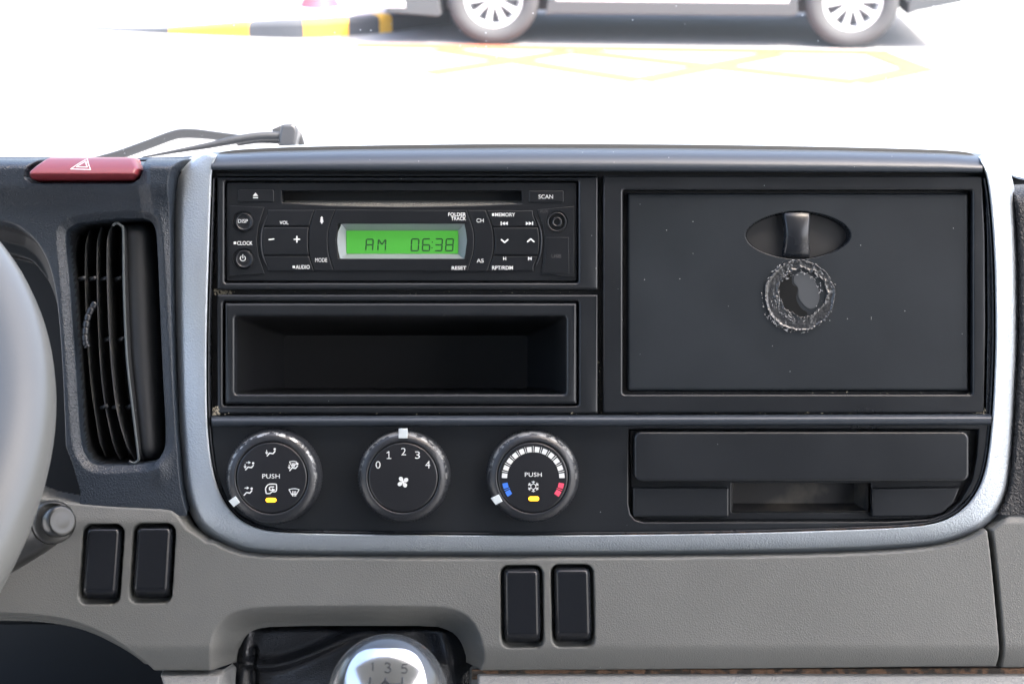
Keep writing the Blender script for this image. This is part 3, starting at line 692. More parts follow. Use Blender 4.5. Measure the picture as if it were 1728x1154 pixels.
def endW(X, Y):
    e = sdp(X, Y, END); Wv = np.zeros_like(X)-.5-20*(1-ss(sdp(X, Y, OUT), .8, 4.5))
    Wv -= 9*ss(Y, 1085, 1150); Wv -= 7*(1-ss(Y, 858, 885))
    Wv -= 14*qdrop(e, 5); return np.where(e > 0, Wv-10*ss(e, 0, 4), Wv)
link('end_panel', hf(np.arange(1662, 1960, 1.8), np.arange(846, 1142, 1.8), endW, keep=lambda X, Y: sdp(X, Y, END) < 5), M['grey'], dash)
def trimW(X, Y):
    g = sdp(X, Y, rr(376, 1060, 800, 1500, 20)); c = sdp(X, Y, COLR)
    Wv = -4+5*ss(Y, 1140, 1170); Wv = Wv-30*ss(-g, -8, 4)-60*ss(-c, -10, 10)
    return Wv-12*(1-ss(Y, 1139, 1144))
link('lower_trim', hf(np.arange(-320, 1960, 3), np.concatenate([np.arange(1138.5, 1150, 1.2), np.arange(1150, 1400, 4)]), trimW, keep=lambda X, Y: (sdp(X, Y, rr(380, 1060, 790, 1500, 20)) > -3) & (sdp(X, Y, COLR) > -4)), M['greyleather'], dash)
plate('foam_strip', [[(796, 1130), (1960, 1126), (1960, 1146), (796, 1146)]], -14, -9, M['foam'], dash, .4)
plate('foam_strip', [[(1050, 899), (1300, 897), (1560, 885), (1562, 889), (1300, 901), (1050, 903)]], -6, -2.6, M['foam'], dash, .3)
corebox('underpanel', -420, 1290, 2150, 1420, -200, -20, M['deep'], dash)

inner_mat(lo_, M['deep'], lambda X, Y: (sdp(X, Y, COLR) < -20) | (sdp(X, Y, GEAR) < 0))
# ------------------------------------------------------------------ blank switches
bl_lab = ['blank black switch cover beside the round stalk end, leftmost of the four', 'blank black switch cover just below the lower left corner of the silver surround',
          'blank black switch cover below the console, the nearer of two to the gear lever', 'blank black switch cover below the console, rightmost of the four']
for (c, hw, hh, ln), lb in zip(BL, bl_lab):
    t = thing('blank_switch', c[0], c[1], -8, lb, 'switch blank', 'blank switch covers in the grey lower panel')
    q = quad_round(c, hw, hh, ln, 11)
    def bw(X, Y, q=q, c=c, hh=hh):
        e = sdp(X, Y, q); Wv = 3.0-6.5*qdrop(e, 9); Wv -= 6*ss(Y, c[1]+hh-24, c[1]+hh+2)
        return np.where(e > 0, -10, Wv)
    link('cover', hf(np.arange(c[0]-hw-8, c[0]+hw+8, 1.0), np.arange(c[1]-hh-2, c[1]+hh+2, 1.3), bw, keep=lambda X, Y, q=q: sdp(X, Y, q) < 1.2), M['blank'], t)

# ------------------------------------------------------------------ hazard switch
hz = thing('hazard_switch', 148, 300, -6, 'wide red hazard light button with white warning triangle on the dash pad', 'hazard switch')
HB = [(56, 303), (56, 292), (76, 266), (80, 262.5), (220, 262.5), (226, 266), (240.5, 287), (237, 299), (228, 307), (62, 307)]
def hzW(X, Y):
    e = sdp(X, Y, HB); t = np.clip((300-Y)/37, 0, 1)
    Wv = 11.0-15*t**1.8-7*ss(Y, 296, 308)-6*qdrop(e, 7); return np.where(e > 0, Wv-6, Wv)
link('button', hf(np.arange(53, 243.6, 1.0), np.arange(261, 309, .8), hzW, keep=lambda X, Y: sdp(X, Y, HB) < 1.2), M['hazard'], hz)
wf = lambda x, y: float(hzW(np.array([[x]], float), np.array([[y]], float))[0, 0])
def tri(cx, cyb, h, hwid): return [(cx-hwid, cyb), (cx, cyb-h), (cx+hwid, cyb)]
def dense(L, n=5):
    r = []
    for (x0, y0), (x1, y1) in zip(L[:-1], L[1:]):
        for k in range(n): r.append((x0+(x1-x0)*k/n, y0+(y1-y0)*k/n))
    return r+[L[-1]]
t1 = [(127, 288.5), (147, 268), (160.5, 289.5), (127, 288.5)]; t2 = [(135.5, 284.5), (147, 273.5), (153.5, 285), (135.5, 284.5)]
link('warning_triangle', strokes([dense(t1), dense(t2, 4)], 1.15, 8, .15, wfn=wf, wref=0), M['white'], hz, False)

# ------------------------------------------------------------------ air vent
av = thing('air_vent', 195, 780, -20, 'tall black side air vent with vertical louvres beside the steering wheel', 'air vent')
BLD = [[(126, 392), (124, 470), (127, 560), (133, 640), (141, 700), (150, 765)], [(144, 388), (143, 470), (146, 560), (152, 640), (160, 700), (172, 772)], [(164, 382), (163, 470), (167, 590), (176, 680), (196, 776)],
       [(181, 379), (180, 470), (186, 600), (198, 700), (222, 778)]]
for k, L in enumerate(BLD):
    P = cr(L, 5, False); rows = []
    w1 = [-19, -14, -10, -6][k]
    for x, y in P:
        e = min(y-P[0][1], P[-1][1]-y); dr = 8*(1-float(ss(np.array(e), 0, 22)))
        rows.append([V3(x-5, y, w1-32, wref=w1), V3(x-.2, y, w1-dr-1, wref=w1), V3(x+.4, y, w1-dr+.4, wref=w1), V3(x+2.0, y, w1-dr+.4, wref=w1), V3(x+3, y, w1-dr-1, wref=w1), V3(x-2, y, w1-32, wref=w1)])
    link('louvre', fixn(gridmesh(rows, False, True)), M['louvre'], av, True, 60)
rows = []
for y in np.linspace(373, 782, 60):
    xl = float(np.interp(y, [373, 385, 480, 600, 690, 770, 782], [196, 207, 209, 214, 224, 234, 236])); xr = float(np.interp(y, [373, 430, 640, 782], [262, 262, 271, 276]))
    e = min(y-373, 782-y); dr = 16*(1-float(np.sqrt(max(0, 1-(1-min(e/26, 1))**2)))); rows.append([V3(xl+(xr-xl)*t, y, wv-dr, wref=-6) for t, wv in ((.03, -40), (0, -6), (.02, -4.6), (.06, -4.3), (.08, -5), (.12, -7), (.3, -5.2), (.5, -5.5), (.7, -8), (.85, -12), (.95, -18), (1, -30))])
link('shutter', fixn(gridmesh(rows)), mat('matt_vent_barrel', (.016, .018, .021), .55, spec=.4, dust=1), av, True, 50)
rim_p = cr([(190, 381), (197, 377), (204, 381), (208, 392), (209, 480), (214, 600), (224, 690), (233, 765), (233, 776), (226, 781), (218, 778)], 6, False)
link('shutter_rim', tube([V3(x, y, -3.6, True) for x, y in rim_p], .0007, 8), mat('grey_vent_edge', (.06, .072, .078), .45), av)  # thin tube in a paler grey along the barrel edge
for y, xs2 in ((470, (136, 154, 175, 198)), (572, (180, 203)), (686, (174, 194, 216))):
    for i, x in enumerate(xs2): link('linkage_pin', tube([V3(x-3, y+2, -12, True), V3(x+3, y, -10, True), V3(x+9, y-2, -10, True)], .0012, 8), M['fascia'], av)
P = cr([(161, 510), (150, 530), (145, 552), (144, 575), (148, 586)], 24, False)
rad = [.0018 if (i % 12) > 1 else .0012 for i in range(len(P))]
link('wire_clip', tube([V3(x, y, -3, True) for x, y in P], rad, 12), M['fascia_gloss'], av)
corebox('duct_back', 112, 368, 282, 786, -64, -58, M['deep'], av)

# ------------------------------------------------------------------ car stereo
st = thing('car_stereo', 678, 474, -6, 'black car stereo with green clock display reading AM 06:38', 'car stereo')
F = -5.2; G = -4.4
slot = [(475, 322), (880, 322), (881, 344), (800, 347), (680, 349), (560, 347), (477, 342)]
plate('faceplate', [rr(382, 308, 973.5, 474.5, 4), slot, [(571, 378), (784, 378), (788, 405), (784, 436), (571, 436), (567, 405)]], -12, F, M['radio'], st, .6)
sl = thing  # (alias kept short)
me = gridmesh([[V3(x, y, wv, wref=0) for x in np.linspace(474, 883, 40)] for y, wv in ((334, -17), (340, -9.5), (341.5, -9.2), (347, -6.4), (352, -6.2))])
link('disc_slot_ledge', me, M['dusty'], st).data.flip_normals()
plate('slot_back', [rr(470, 318, 886, 352, 2)], -23, -20.5, M['deep'], st, .3)
# raised pieces of the face
arcL = cr([(532, 353.5), (522.5, 382), (520.5, 406), (522.5, 431), (531, 457.5)], 5, False)
arcL2 = cr([(566, 354), (556, 382), (553.2, 406), (555.5, 431), (563.5, 457)], 5, False)
arcR = cr([(788.5, 355), (798.5, 385), (800.8, 406), (798.8, 428), (790, 458)], 5, False)
arcR2 = cr([(820, 355), (830.3, 382), (833.5, 406), (831.5, 430), (822.5, 458)], 5, False)
cresL = cr([(449.5, 361), (441, 384), (438.5, 406), (441, 430), (449, 450)], 5, False)
cresR = cr([(903, 363), (911.5, 385), (914, 406), (911.5, 430), (904, 449)], 5, False)
def strip_between(a, b, inset=.9):
    return [(x+inset, y) for x, y in a]+[(x-inset, y) for x, y in b[::-1]]
plate('mode_button', [strip_between(arcL, arcL2)], -8, G, M['radio'], st, .35)
plate('channel_button', [strip_between(arcR, arcR2)], -8, G, M['radio'], st, .35)
dpan = [(x+1.2, y) for x, y in arcL2]+[(x-1.2, y) for x, y in arcR[::-1]]
plate('display_panel', [dpan, [(571, 377.5), (784, 377.5), (788, 405), (784, 436.5), (571, 436.5), (567, 405)]], -8, G, M['radio'], st, .35)
def clipx(arc, ya, yb, dx): return [(float(np.interp(y, [p[1] for p in arc], [p[0] for p in arc]))+dx, y) for y in np.linspace(ya, yb, 8)]
for ya, yb, nm, ww in ((384, 430, 'volume_button', G+.5), (354.5, 381.5, 'face_panel', G), (432.5, 457.5, 'face_panel', G)):
    lft = clipx(cresL, ya, yb, 4) if nm == 'volume_button' else clipx(cresL, ya, yb, 3)
    plate(nm, [lft+clipx(arcL, ya, yb, -1.6)[::-1]], -8, ww, M['radio'], st, .4)
for ya, yb, nm, ww in ((384.5, 430, 'seek_button', G+.5), (355.5, 382.5, 'face_panel', G), (432.5, 457.5, 'face_panel', G)):
    plate(nm, [clipx(arcR2, ya, yb, 1.8)+clipx(cresR, ya, yb, -4)[::-1]], -8, ww, M['radio'], st, .4)
for arc, s_ in ((cresL, -1), (cresR, 1)):
    rows = []
    for i, (x, y) in enumerate(arc):
        t = i/(len(arc)-1); wd = .4+3.0*math.sin(math.pi*t)
        rows.append([V3(x-wd/2, y, -6), V3(x-wd/2, y, G+.1), V3(x, y, G+.9*math.sin(math.pi*t)), V3(x+wd/2, y, G+.1), V3(x+wd/2, y, -6)])
    link('side_grip', fixn(gridmesh(rows)), M['fascia_gloss'], st)
plate('left_face_panel', [[(386, 347), (446, 350), (436, 380), (433, 406), (436, 432), (446, 462), (386, 466)], circ(410.5, 374, 17.5, 40), circ(410.5, 437, 17.5, 40)], -8, G, M['radio'], st, .35)
plate('right_face_panel', [[(907, 354), (969, 348), (969, 467), (912, 463), (917, 440), (919, 400), (916, 380)], circ(940, 374, 17.5, 40)], -8, G, M['radio'], st, .35)
plate('usb_cover', [[(921, 400.5), (959.5, 400.5), (960.5, 462), (914.5, 461), (919.5, 440)]], -8, G+.25, M['radio'], st, .3)
eb = plate('eject_button', [rr(401.5, 320.5, 462, 341, 3)], -8, G-.15, M['radio'], st, .4)
sb = plate('scan_button', [rr(892.5, 322, 951, 341.5, 2)], -8, G-.15, M['radio'], st, .4)
pb = []
for cy_, nm in ((374, 'display_button'), (437, 'power_button')):
    b_ = link(nm, lathe(410.5, cy_, [(16.5, -8), (16.3, -5.2), (15.6, -4.0), (14.3, -3.0), (13.4, -2.6), (12.8, -2.9), (11.9, -3.2), (8, -3.1), (0, -3.0)], 48), M['radio'], st); pb.append(b_)
jk = link('aux_jack', lathe(940, 374, [(17, -8), (16.8, -4.8), (16, -3.7), (14.6, -3.7), (13.8, -4.8), (13, -6.0), (9.2, -6.0), (8.8, -4.2), (7.4, -3.9), (5.2, -4.1), (4.8, -12), (0, -12)], 48), M['radio'], st)
# display: silver funnel frame, lit screen, segments
fo = [(572, 377.5), (783, 377.5), (787.5, 405), (783, 436.5), (572, 436.5), (567.3, 405)]
oo = [(575, 377)]+[(783, 377), (786, 390), (787.5, 405), (786.5, 420), (782.5, 437)]+[(573, 437), (569, 421), (567.5, 405), (569, 390)]
ii = [(584, 389.5)]+[(770.5, 389.5), (771.5, 396), (771.5, 407), (771.5, 418), (771, 426.5)]+[(584.5, 426.5), (584, 418), (584, 407), (584, 396)]
fr = link('display_frame', fixn(gridmesh([[V3(x, y, G-.1) for x, y in oo], [V3(x, y, -10, wref=-4.4) for x, y in ii], [V3(x, y, -11, wref=-4.4) for x, y in ii]], False, True)), M['chrome'], st, True, 20)
scn = plate('display_screen', [rr(583, 388.5, 772.5, 427.5, 1)], -12, -9.2, M['lcd'], st, .1, wref=-4.4)
W7 = -9.1
def seg7(x0, y0, x1, y1, on, g=1.3):
    ym = (y0+y1)/2; sk = 1.2
    S7 = {'a': ((x0+g, y0), (x1-g, y0)), 'b': ((x1, y0+g), (x1, ym-g)), 'c': ((x1, ym+g), (x1, y1-g)), 'd': ((x0+g, y1), (x1-g, y1)),
          'e': ((x0, ym+g), (x0, y1-g)), 'f': ((x0, y0+g), (x0, ym-g)), 'g': ((x0+g, ym), (x1-g, ym)),
          'h': ((x0+g, y0+g), ((x0+x1)/2-.6, ym-g)), 'i': ((x1-g, y0+g), ((x0+x1)/2+.6, ym-g))}
    return [[(p[0]+sk*(ym-p[1])/(y1-y0), p[1]) for p in S7[k]] for k in on]
L_ = seg7(616.5, 403, 628, 422, 'abcefg')+seg7(637, 403, 649.5, 422, 'bcefhi')
for (x0, x1, on) in ((693.5, 705.5, 'abcdef'), (712.5, 724.5, 'acdefg'), (733.5, 745.5, 'abcdg'), (752, 764, 'abcdefg')): L_ += seg7(x0, 402.5, x1, 422.5, on)
link('clock_digits', strokes(L_, 2.1, -9.15, .12, dots=((729, 408, 1.2), (728.4, 417.5, 1.2)), wref=-4.4), M['lcdseg'], scn, False)
# printed lettering and symbols
PW = G+.0
for s_, a in (('CLOCK', (400, 407.1, 426.3, 413.8)), ('VOL', (471.8, 372.9, 486.9, 379)), ('AUDIO', (499, 447.3, 522.7, 454)),
              ('FOLDER', (756.3, 359.1, 786.3, 365.2)), ('TRACK', (761.3, 366.0, 786.4, 372.1)), ('RESET', (762.3, 449.2, 786.9, 455.2)), ('MEMORY', (835.5, 359.3, 869.3, 365.6)),
              ('RPT/RDM', (830.5, 448.8, 865.6, 455.3)), ('H', (849.2, 433.5, 854.1, 439.4)), ('M', (891.1, 433.5, 897.4, 439.4))):
    text(s_, *a, PW, M['white'], st, .014)
mb = [o for o in st.children if o.name.startswith('mode_button')][0]; cb = [o for o in st.children if o.name.startswith('channel_button')][0]
vb = [o for o in st.children if o.name.startswith('volume_button')][0]; kb_ = [o for o in st.children if o.name.startswith('seek_button')][0]
text('MODE', 531.8, 435.5, 552, 442.3, PW, M['white'], mb, .0)
text('CH', 804, 369, 816.2, 375.6, PW, M['white'], cb, .0); text('AS', 804.4, 436.8, 816.2, 443.3, PW, M['white'], cb, .0)
text('SCAN', 908.8, 328.8, 933.2, 335.5, G-.15, M['white'], sb, .0)
text('DISP', 401.7, 370.1, 418.2, 376.4, -3.05, M['white'], pb[0], .0)
text('AUX', 911, 354.2, 925, 359.2, PW, M['dimprint'], st, .01); text('USB', 930.5, 429, 947.2, 435.5, G+.25, M['dimprint'], [o for o in st.children if o.name.startswith('usb')][0], .01)
for q_ in ((394.5, 408, 398.5, 412.3), (493.7, 448.5, 497.8, 452.6), (830.3, 360.2, 834, 364.6)): link('printed_mark', polys([rr(*q_, .4, 2)], PW), M['white'], st, False)
link('eject_symbol', polys([[(426.8, 331), (435.6, 331), (431.2, 325.4)], [(427, 332.8), (435.4, 332.8), (435.4, 334.9), (427, 334.9)]], G-.15), M['white'], eb, False)
pa = [(409.8+4.4*math.cos(math.radians(a)), 436+4.4*math.sin(math.radians(a))) for a in range(-50, 231, 20)]
link('power_symbol', strokes([pa, [(409.8, 429.8), (409.8, 435.5)]], 1.2, -3.05, .1), M['white'], pb[1], False)
link('volume_symbols', strokes([[(454, 404.5), (462, 403.6)], [(496.3, 404), (505.7, 404)], [(501, 399.2), (501, 408.8)]], 2.2, G+.5, .12), M['white'], vb, False)
link('mode_symbol', polys([[(543, 365), (540.3, 369), (545.7, 369)], [(543, 368), (539.8, 372.6), (546.2, 372.6)], [(543, 371), (539.6, 375), (546.4, 375)], rr(541.9, 374.5, 544.1, 377.5, .3, 2)], PW), M['white'], mb, False)
link('skip_symbols', polys([[(845, 374), (846.6, 374), (846.6, 380.4), (845, 380.4)], [(852, 374), (852, 380.4), (847, 377.2)], [(857, 374), (857, 380.4), (852, 377.2)],
                            [(897.9, 374), (899.5, 374), (899.5, 380.4), (897.9, 380.4)], [(887.4, 374), (887.4, 380.4), (892.4, 377.2)], [(892.4, 374), (892.4, 380.4), (897.6, 377.2)]], PW), M['white'], st, False)
link('seek_symbols', strokes([[(846.2, 404.6), (851.6, 409.2), (857, 404.6)], [(890.3, 408), (895.6, 403.4), (901, 408)]], 2.4, G+.5, .12), M['white'], kb_, False)

# ------------------------------------------------------------------ open storage pocket
pk = thing('storage_pocket', 676, 680, -10, 'empty open black pocket framed below the car stereo', 'storage pocket')
plate('frame', [rr(379.5, 511.5, 973, 681.5, 3), rr(396, 533.5, 955, 665, 5)], -12, -1.8, M['fascia'], pk, 1.6, seg=3)
rows = []
for (x0, y0, x1, y1, wv) in ((395, 532.5, 956, 666, -8), (399, 535, 952, 663, -30), (430, 548, 935, 659, -75), (480, 566, 890, 655, -115)):
    rows.append([V3(x, y, wv, True) for x, y in rr(x0, y0, x1, y1, 5, 4)])
rows.append([V3(680, 610, -115, True)]*len(rows[0]))
link('liner', fixn(gridmesh(rows, False, True)), mat('pocket_liner_plastic', (.022, .023, .026), .5), pk, True, 30)

# ------------------------------------------------------------------ lidded compartment
dr_ = thing('compartment_lid', 1347, 660, -8, 'large rectangular black compartment lid with oval finger grip and torn glue ring', 'compartment lid')
DOOR = rr(1058, 325, 1636, 661, 4)
def lens(X, Y): return (np.abs((X-1347)/89)**1.75+np.abs((Y-397)/(40.5))**1.9)
def doorW(X, Y):
    e = sdp(X, Y, DOOR); q = lens(X, Y)
    Wv = -5.6-5*qdrop(e, 4); Wv = np.where(e > 0, -14, Wv)
    bowl = 21*np.sqrt(np.clip(1-q, 0, 1))**1.15
    return Wv-np.where(q < 1, bowl, 0)-.5*np.exp(-((q-1)/.04)**2)*(q < 1)
xs2 = np.concatenate([np.arange(1055, 1254, 3), np.arange(1254, 1440, 1.2), np.arange(1440, 1640, 3)])
ys2 = np.concatenate([np.arange(322, 354, 2), np.arange(354, 442, 1.2), np.arange(442, 665, 3)])
pn_ = link('panel', hf(xs2, ys2, doorW, -5.6, keep=lambda X, Y: sdp(X, Y, DOOR) < 2.5), mat('scuffed_black_plastic', (.011, .0145, .0185), .46, spec=.3, bump=('n', 1300, .12, .0003), dust=1.0, var=.2), dr_)
inner_mat(pn_, mat('smooth_bowl_plastic', (.006, .0075, .010), .25, spec=.45), lambda X, Y: lens(864+(X-864)/(1+.0056/D), 577+(Y-577)/(1+.0056/D)) < .985)
rows = []
for t in np.linspace(0, 1, 22):
    y = 357.5+t*75; wz_ = -6.3+3.6*math.sin(math.pi*t)**.7-1.5*t; hwid = 24-3.6*math.sin(math.pi*t); xc = 1348
    rows.append([V3(xc-hwid+1, y, -22), V3(xc-hwid, y, wz_-2.2), V3(xc-hwid+1.2, y, wz_-.6), V3(xc-hwid+4, y, wz_), V3(xc, y, wz_+.5), V3(xc+hwid-4, y, wz_), V3(xc+hwid-1.2, y, wz_-.6), V3(xc+hwid, y, wz_-2.2), V3(xc+hwid-1, y, -22)])
link('grip_bar', fixn(gridmesh(rows)), M['fascia_gloss'], dr_, True, 50)
# glue ring, torn
def nz2(x, y, s=1.0, z=0.): return mnoise.noise(Vector((x*s, y*s, z)))
def glueW(X, Y):
    r = np.hypot(X-1349, Y-499); a = np.arctan2(Y-499, X-1349)
    n1 = np.vectorize(lambda x, y: nz2(x, y, .07)+.5*nz2(x, y, .2, 3))(X, Y); n2 = np.vectorize(lambda x, y: nz2(x, y, .35, 9))(X, Y)
    ro = 61+2.5*n1; ri = 38+7*np.sin(a*1.0+2.4)+6*n1
    ring = ss(ro-r, 0, 2)*ss(r-ri, 0, 2.0)
    rim = np.exp(-((r-ro+2.5)/2.2)**2)+.8*np.exp(-((r-ri-2)/2.2)**2)
    return -5.9+ring*(.75+.35*n1)+rim*(.9+.9*n2)*ring
link('glue_ring', hf(np.arange(1282, 1416, 1.0), np.arange(434, 566, 1.0), glueW, -5.6, keep=lambda X, Y: glueW(X, Y) > -5.75), M['glue'], dr_, label='glossy torn ring of dried glue on the compartment lid')
# dark tacky patch in the middle of the ring and a grey film of glue beside it
sm = cr([(1312, 478), (1325, 470), (1336, 452), (1337, 478), (1346, 486), (1344, 504), (1352, 520), (1363, 528), (1352, 541), (1330, 532), (1314, 515), (1308, 495)], 5)
plate('glue_patch', [sm], -6.5, -5.45, M['stain'], dr_, .1)
plate('glue_film', [cr([(1352, 459), (1366, 464), (1378, 480), (1383, 500), (1378, 516), (1368, 521), (1358, 516), (1348, 502), (1347, 486), (1340, 477), (1341, 465)], 5)], -6.5, -5.4, mat('grey_glue_film', (.045, .05, .056), .4), dr_, .1)
random.seed(3)
bmc = bmesh.new()
for k in range(200):
    a = random.choice([random.uniform(-2.4, -.1), random.uniform(1.3, 3.4), random.uniform(0, 6.28)]); rr_ = 60+random.gauss(0, 2.2) if random.random() < .62 else 40+random.gauss(0, 3)
    x = 1349+rr_*math.cos(a); y = 499+rr_*math.sin(a); s0 = random.uniform(.3, 1.0)*S
    mtx = Matrix.Translation(V3(x, y, -5.0)) @ Matrix.Rotation(a*-1+math.pi/2+random.gauss(0, .4), 4, 'Z') @ Matrix.Diagonal((s0*random.uniform(1, 4.5), s0*.8, s0*1.0, 1))
    bmesh.ops.create_icosphere(bmc, subdivisions=1, radius=1, matrix=mtx)
me = bpy.data.meshes.new('crumbs'); bmc.to_mesh(me); bmc.free(); link('glue_crumbs', me, M['crumb'], dr_, False)['kind'] = 'stuff'

# ------------------------------------------------------------------ control dials
def dial(cx, cy, R_, lab, cf, rf):
    t = thing('control_dial', cx, cy, -2.5, lab, 'control dial', 'round heater control dials')
    ORG[t.name] = Vector(V3(cx, cy, -2.5)); t.matrix_world = MD @ Matrix.Translation(ORG[t.name])
    def rfn(a, r, wv):
        # moulded finger ribs round the skirt, broken into groups
        if r < R_-6: return 1
        g = 1 if math.sin(a*7+cx) > -.25 else 0
        return 1-(.018*(.5+.5*math.cos(a*96))*g)-.006*(1-g)
    g = link('grip_ring', lathe(cx, cy, [(R_+1.5, -4), (R_+1.5, -1.6), (R_, -.6), (R_-.4, 2.5), (R_-2.5, 5.8), (R_-5.0, 7.2), (R_-8.5, 8.2), (rf+4, 9.0), (rf+1.5, 9.1), (rf+.6, 8.6), (rf+.2, 7.6), (rf, 7)], 288, rfn), M['grip'], t)
    k = (D-.009)/D; fx, fy = cx+(cf[0]-cx), cf[1]
    f = link('dial_face', lathe(cx, cy, [(rf-.6, 6), (rf-.7, 8.2), (rf-1.6, 8.9), (rf-4, 9.0), (0, 9.0)], 96), M['dial'], t)
    return t, g, f
WF = 9.05
d1, g1, f1 = dial(462.5, 803.5, 80, 'air direction dial with seat figure symbols, left of the three round dials', (459, 803), 60)
d2, g2, f2 = dial(682, 803, 77.5, 'fan speed dial numbered 0 to 4 with fan symbol, middle of the three round dials', (681, 803), 59)
d3, g3, f3 = dial(899, 803, 77.5, 'temperature dial with white, blue and red scale marks, right of the three round dials', (899, 805), 59.5)
def pointer(par, quad):
    plate('pointer', [quad], 7.0, 9.7, M['whiteplastic'], par, .35)
pointer(g1, [(385.5, 845), (397, 837), (404.5, 847.5), (394, 855.5)]); pointer(g2, [(672.5, 723), (687.5, 723), (687.5, 739.5), (672.5, 739.5)]); pointer(g3, [(828, 840.5), (842, 834), (848, 845.5), (836.5, 852)])
def fig(hx, hy): return [[(hx+.4, hy+3.6), (hx-3, hy+7.6), (hx-8.6, hy+6.6), (hx-12.6, hy+11.2)]], (hx, hy, 1.9)
def adown(x, y): return [[(x, y), (x, y+4.5)]], [(x-2.6, y+3.6), (x+2.6, y+3.6), (x, y+7.4)]
def aright(x, y): return [[(x, y), (x+4.5, y)]], [(x+3.4, y-2.6), (x+3.4, y+2.6), (x+7.4, y)]
def airicon(par, hx, hy, down, right, screen=False):
    L, h = fig(hx, hy); ms = [strokes(L, 2.0, WF, .1, dots=(h,))]
    if down: a, b = adown(hx-13.6, hy+1.6); ms += [strokes(a, 1.2, WF, .1), polys([b], WF, .14)]
    if right: a, b = aright(hx-11.4, hy-1.0); ms += [strokes(a, 1.2, WF, .1), polys([b], WF, .14)]
    if screen: ms.append(fan_shape(hx-7, hy-.5, 6.0, 5.0, 1.1, False))
    link('air_symbol', join(ms), M['white'], par, False)
def fan_shape(cx, cy, hw, hh, wd, big=True):
    tp = [(cx-hw+2*hw*k/8, cy-hh*.55-hh*.25*math.sin(math.pi*k/8)) for k in range(9)]; bt = [(cx-hw*.45+.9*hw*k/4, cy+hh*.75-hh*.15*math.sin(math.pi*k/4)) for k in range(5)]
    L = [tp+bt[::-1]+[tp[0]]]
    for dx in (-hw*.3, 0, hw*.3): L.append([(cx+dx, cy-hh*.1), (cx+dx+.6, cy+hh*.3), (cx+dx-.4, cy+hh*.6), (cx+dx+.4, cy+hh*1.15)])
    return strokes(L, wd, WF, .1)
airicon(f1, 463.6, 757.6, True, False); airicon(f1, 427.2, 781.2, True, True); airicon(f1, 501.6, 782.4, True, False, True); airicon(f1, 424.6, 824, False, True)
link('demist_symbol', fan_shape(496.2, 829.3, 8.6, 6.4, 1.25), M['white'], f1, False)
text('PUSH', 442.7, 799.4, 472.2, 806.9, WF, M['white'], f1, .0, space=1.05)
rc = cr([(449, 830.5), (448.2, 824), (451, 819), (455, 816.6), (465, 816.6), (466.6, 818.5), (466.4, 827), (464, 829.2), (458.5, 829.6), (456, 832), (450, 832.4)], 4)
ar = [(462.5, 825), (462.5, 824.6)]
link('recirculation_symbol', join([strokes([rc+[rc[0]]], 1.7, WF, .1), strokes([[(462, 821.2), (456.5, 821.2), (454.6, 822.8), (454.8, 826), (458, 827), (460, 826.4)]], 1.9, WF, .1), polys([[(458.8, 823), (464.6, 826.2), (459.6, 829)]], WF, .14)]), M['white'], f1, False)
link('indicator_lamp', plate_mesh([rr(448.4, 840, 466, 847, 3.4)], 8, 9.5, .2), M['amber'], f1, True, 50, True)
for ch, x, y in (('0', 638, 784), ('1', 655.8, 767.5), ('2', 681, 761.6), ('3', 704.6, 767.5), ('4', 721.7, 783.6)):
    hw_ = 4.1
    if ch == '1':
        link('printed_numeral', strokes([[(653, 764), (656.3, 761.6), (656.3, 773.4)], [(653, 773.4), (659.6, 773.4)]], 1.4, WF, .1), M['white'], f2, False); continue
    text(ch, x-hw_, y-6.2, x+hw_, y+6.2, WF, M['white'], f2, -.004, name='printed_numeral')
pet = []
for k in range(4):
    a = math.radians(45+90*k+12); c_ = (680+6.0*math.cos(a), 813+6.0*math.sin(a)); L = circ(0, 0, 1, 20)
    pet.append([(c_[0]+x*4.1*math.cos(a)-y*3.4*math.sin(a)+0, c_[1]+x*4.1*math.sin(a)+y*3.4*math.cos(a)) for x, y in L])
link('fan_symbol', join([polys([q], WF, .1+.004*i) for i, q in enumerate(pet)]+[polys([circ(680, 813, 2.2, 16)], WF, .13)]+[strokes([[(680, 813), (680+4*math.cos(math.radians(45+90*k+25)), 813+4*math.sin(math.radians(45+90*k+25)))] for k in range(4)], 2.2, WF, .12)]), M['white'], f2, False)
C3 = (899.8, 806.5)
def wedge(a, half, r0, r1):
    P = []
    for q in (-half, 0, half): P.append((C3[0]+r1*math.cos(math.radians(a+q)), C3[1]-r1*math.sin(math.radians(a+q))))
    for q in (half, 0, -half): P.append((C3[0]+r0*math.cos(math.radians(a+q*1.06)), C3[1]-r0*math.sin(math.radians(a+q*1.06))))
    return P
wl = [wedge(175-15.45*k, 4.5, 44, 53) for k in range(12)]+[wedge(175-15.45*(k+.5), .55, 43.5, 54) for k in range(11)]
link('scale_marks', polys(wl, WF), M['white'], f3, False)
link('cold_marks', polys([wedge(195, 5, 44, 53), wedge(211, 5, 44, 53), wedge(203, .8, 43, 53)], WF), M['blue'], f3, False)
link('hot_marks', polys([wedge(-15, 5, 44, 53), wedge(-31, 5, 44, 53), wedge(-23, .8, 43, 53)], WF), M['red'], f3, False)
text('PUSH', 885.7, 796.9, 914.2, 804.0, WF, M['white'], f3, .0, space=1.05)
sf = []
for k in range(6):
    a = math.radians(30+60*k); c_ = (900, 820.6)
    p = lambda r, b=0: (c_[0]+r*math.cos(a+b), c_[1]+r*math.sin(a+b))
    sf.append([p(4.6), p(9.4)]); sf.append([p(4.8), (c_[0]+4.8*math.cos(a+math.pi/3), c_[1]+4.8*math.sin(a+math.pi/3))])
    sf.append([p(8.6, .28), p(6.4), p(8.6, -.28)])
link('snowflake_symbol', strokes(sf, 1.15, WF, .1), M['white'], f3, False)
